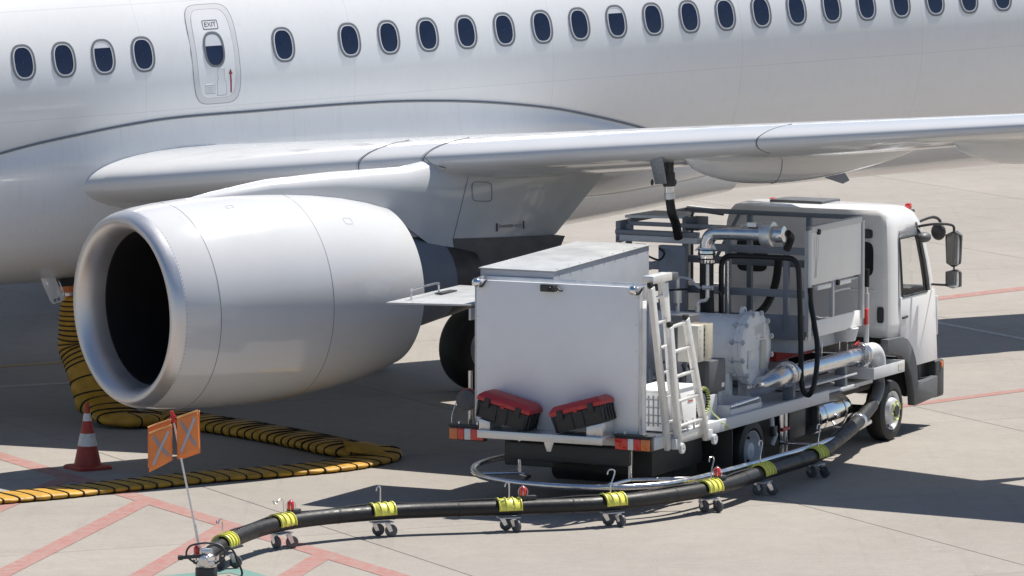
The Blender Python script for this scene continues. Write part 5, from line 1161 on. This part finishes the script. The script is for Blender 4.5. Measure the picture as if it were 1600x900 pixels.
# ------------------------------------------------------------------ cone
def build_cone():
    c = onz(137, 732); t = empty('traffic_cone', Matrix.Translation(c)); tag(t, 'red and white striped traffic cone standing in the engine shade', 'cone')
    b = MB(); lo = superell(0.235, 0.235, 32, 7); b.rows([[Vector((x*k, y*k, z)) for x, y in lo] for z, k in ((0, 1), (0.03, 1), (0.045, 0.9), (0.05, 0.7))], True, True)
    o = b.build('base', 'cone_red', t, smooth=40); o.rotation_euler.z = 0.6
    r = lambda z: 0.165-0.155*(z-0.05)/0.75
    def band(name, z0, z1, mt, e=0.0): MB().lathe([(z0, r(z0)+e), (z1, r(z1)+e)], (0, 0, 0), (0, 0, 1), 32).build(name, mt, t)
    band('lower_band', 0.05, 0.28, 'cone_red'); band('reflective_band', 0.28, 0.43, 'cone_white', 0.002); band('middle_band', 0.43, 0.58, 'cone_red'); band('reflective_band', 0.58, 0.67, 'cone_white', 0.002)
    MB().lathe([(0.67, r(0.67)), (0.78, r(0.78)+0.012), (0.80, 0.02), (0.802, 0.001)], (0, 0, 0), (0, 0, 1), 28).build('tip', 'cone_red', t)
build_cone()
# ------------------------------------------------------------------ yellow air duct
def build_duct():
    root = empty('air_duct', Matrix.Translation(onz(95, 640))); off = root.matrix_world.translation.copy()
    tag(root, 'yellow fabric air conditioning duct with black hoops from belly to ground', 'duct')
    hp = amat @ A(*[(lambda v: (v.dot(AX), -5.0, v.dot(AU)))(onpl(106, 432, AP + AO*-5.0, AO) - AP)][0]) - Vector((0, 0, 0.25))
    # profile stations: centre, half width vector, half height
    st = []
    g0 = onz(120, 628)
    S = []
    def add(p, w, h, sq): S.append((Vector(p), w, h, sq))
    gx, gy = hp.x + 0.10, hp.y
    for z in (hp.z, 1.15, 0.95, 0.78, 0.62, 0.48, 0.36, 0.27):
        k = max(0, (0.95-z))*0.42; add((gx+k-0.03, gy-k*0.9, z), 0, 0, 0)
    ground = [(gx+0.45, gy-0.45, 0.16), (gx+0.72, gy-0.8, 0.09)] + [(*onz(x, y).xy, 0.07) for x, y in ((255, 660), (325, 670), (395, 681), (470, 695), (545, 711))]
    fold = [(*onz(588, 716).xy, 0.065)]
    back = [(*onz(x, y).xy, 0.038) for x, y in ((575, 723), (520, 733), (450, 740), (375, 746), (300, 752), (225, 760), (150, 768), (75, 776), (0, 783), (-90, 792), (-190, 803))]
    ctrl = [s[0] for s in S] + [Vector(p) for p in ground + fold + back]
    path = spline(ctrl, 8)
    L = [0.0]
    for i in range(1, len(path)): L.append(L[-1]+(path[i]-path[i-1]).length)
    nh = 7*8; hang = L[nh]; foldL = L[(8+len(ground))*8]
    def at(l):
        for i in range(len(L)-1):
            if l <= L[i+1]:
                t = (l-L[i])/max(1e-9, L[i+1]-L[i]); p = path[i].lerp(path[i+1], t); d = (path[min(i+2, len(path)-1)]-path[max(i-1, 0)]).normalized(); return p, d
        return path[-1], (path[-1]-path[-2]).normalized()
    def section(l, scale=1.0, n=20, rnd=0.0):
        p, d = at(l)
        hor = Vector((-d.y, d.x, 0))
        if l < hang*1.02: hor = Vector((0.72, 0.69, 0))
        hor.normalize(); up = d.cross(hor).normalized()
        if l > hang*1.02 and up.z < 0: up = -up; hor = -hor
        if l < hang: w = ipl(l/hang, [0, 0.15, 0.6, 1], [0.14, 0.18, 0.20, 0.30]); h = ipl(l/hang, [0, 0.15, 0.6, 1], [0.14, 0.18, 0.22, 0.15]); e = 2.0
        elif l < foldL: w, h, e = 0.33, ipl(l, [hang, hang+0.4, foldL], [0.14, 0.08, 0.07]), 2.8
        else: w, h, e = 0.30, ipl(l, [foldL, foldL+0.4], [0.07, 0.036]), 3.4
        q = [p + hor*(x*scale) + up*(y*scale*(1+rnd*math.sin(9*l+4*x))) for x, y in superell(w, h, n, e)]
        return [Vector((v.x, v.y, max(v.z, 0.012))) - off for v in q]
    tot = L[-1]; hoops = []; l = 0.0
    while l < tot:
        hoops.append(l)
        if l < hang*0.62: l += 0.062
        elif l < hang*1.05: l += 0.20
        elif l < foldL: l += 0.17
        else: l += 0.215*random.uniform(0.93, 1.07)
    rows = []
    for a, b in zip(hoops, hoops[1:]+[tot]):
        for t, s in ((0.04, 0.965), (0.3, 1.03), (0.7, 1.03), (0.96, 0.965)): rows.append(section(a+(b-a)*t, s*random.uniform(0.985, 1.02), 20, 0.1 if a > hang else 0))
    MB().rows(rows, True, True).build('sleeve', 'duct_yellow', root, smooth=50)
    for a in hoops[1:]:
        MB().tube(section(a, 1.0, 20), 0.011, 5, closed=True).build('hoop', 'strap_black', root)
    # torn flap at the fold
    p = Vector((*onz(545, 716).xy, 0.16)) - off
    MB().rows([[p+Vector((-0.05, 0.25, 0.0)), p+Vector((0.2, 0.22, 0.02)), p+Vector((0.5, 0.1, -0.03))], [p+Vector((-0.07, -0.05, 0.07)), p+Vector((0.2, -0.1, 0.03)), p+Vector((0.52, -0.1, -0.05))], [p+Vector((-0.02, -0.35, -0.03)), p+Vector((0.25, -0.38, -0.06)), p+Vector((0.5, -0.3, -0.09))]]).build('loose_flap', 'duct_yellow', root, smooth=80)
build_duct()
# ------------------------------------------------------------------ added truck, unseen behind the fuselage, put there to shade the apron
def build_shade_truck():
    t = empty('shade_truck', Matrix.Translation((-5.1, 88.2, 0)) @ Matrix.Rotation(R(90), 4, 'Z'))
    tag(t, 'white catering truck added unseen beyond the fuselage to shade the apron', 'truck')
    MB().box(-4.6, 4.2, -1.22, 1.22, 2.0, 4.55).build('box_body', 'truck_white', t, bevel=0.04)
    MB().box(-4.6, 5.6, -0.9, 0.9, 0.55, 0.85).build('chassis', 'chassis', t, bevel=0.02)
    for y in (-0.8, 0.8):
        MB().bar((-1.9, y, 0.9), (3.6, y, 2.0), 0.12, 0.2).build('scissor_arm', 'grey_paint', t, bevel=0.01); MB().bar((-1.9, y*0.8, 2.0), (3.6, y*0.8, 0.9), 0.12, 0.2).build('scissor_arm', 'grey_paint', t, bevel=0.01)
    c = MB().prism([(4.3, -1.15, 0.6), (6.3, -1.15, 0.6), (6.3, -1.15, 1.5), (5.95, -1.15, 2.4), (4.3, -1.15, 2.45)], (0, 2.3, 0)).build('cab', 'truck_white', t, bevel=0.06)
    MB().box(4.7, 5.6, -1.16, 1.16, 1.55, 2.2).build('cab_window', 'window_pane', c)
    for x in (-2.6, 5.1):
        for y in (-1.0, 1.0): MB().lathe([(-0.14, 0.25), (-0.14, 0.42), (-0.1, 0.47), (0.1, 0.47), (0.14, 0.42), (0.14, 0.25), (0.1, 0.2), (0.1, 0.02)], (x, y, 0.47), (0, 1 if y > 0 else -1, 0), 32).build('wheel', 'rubber', t)
build_shade_truck()
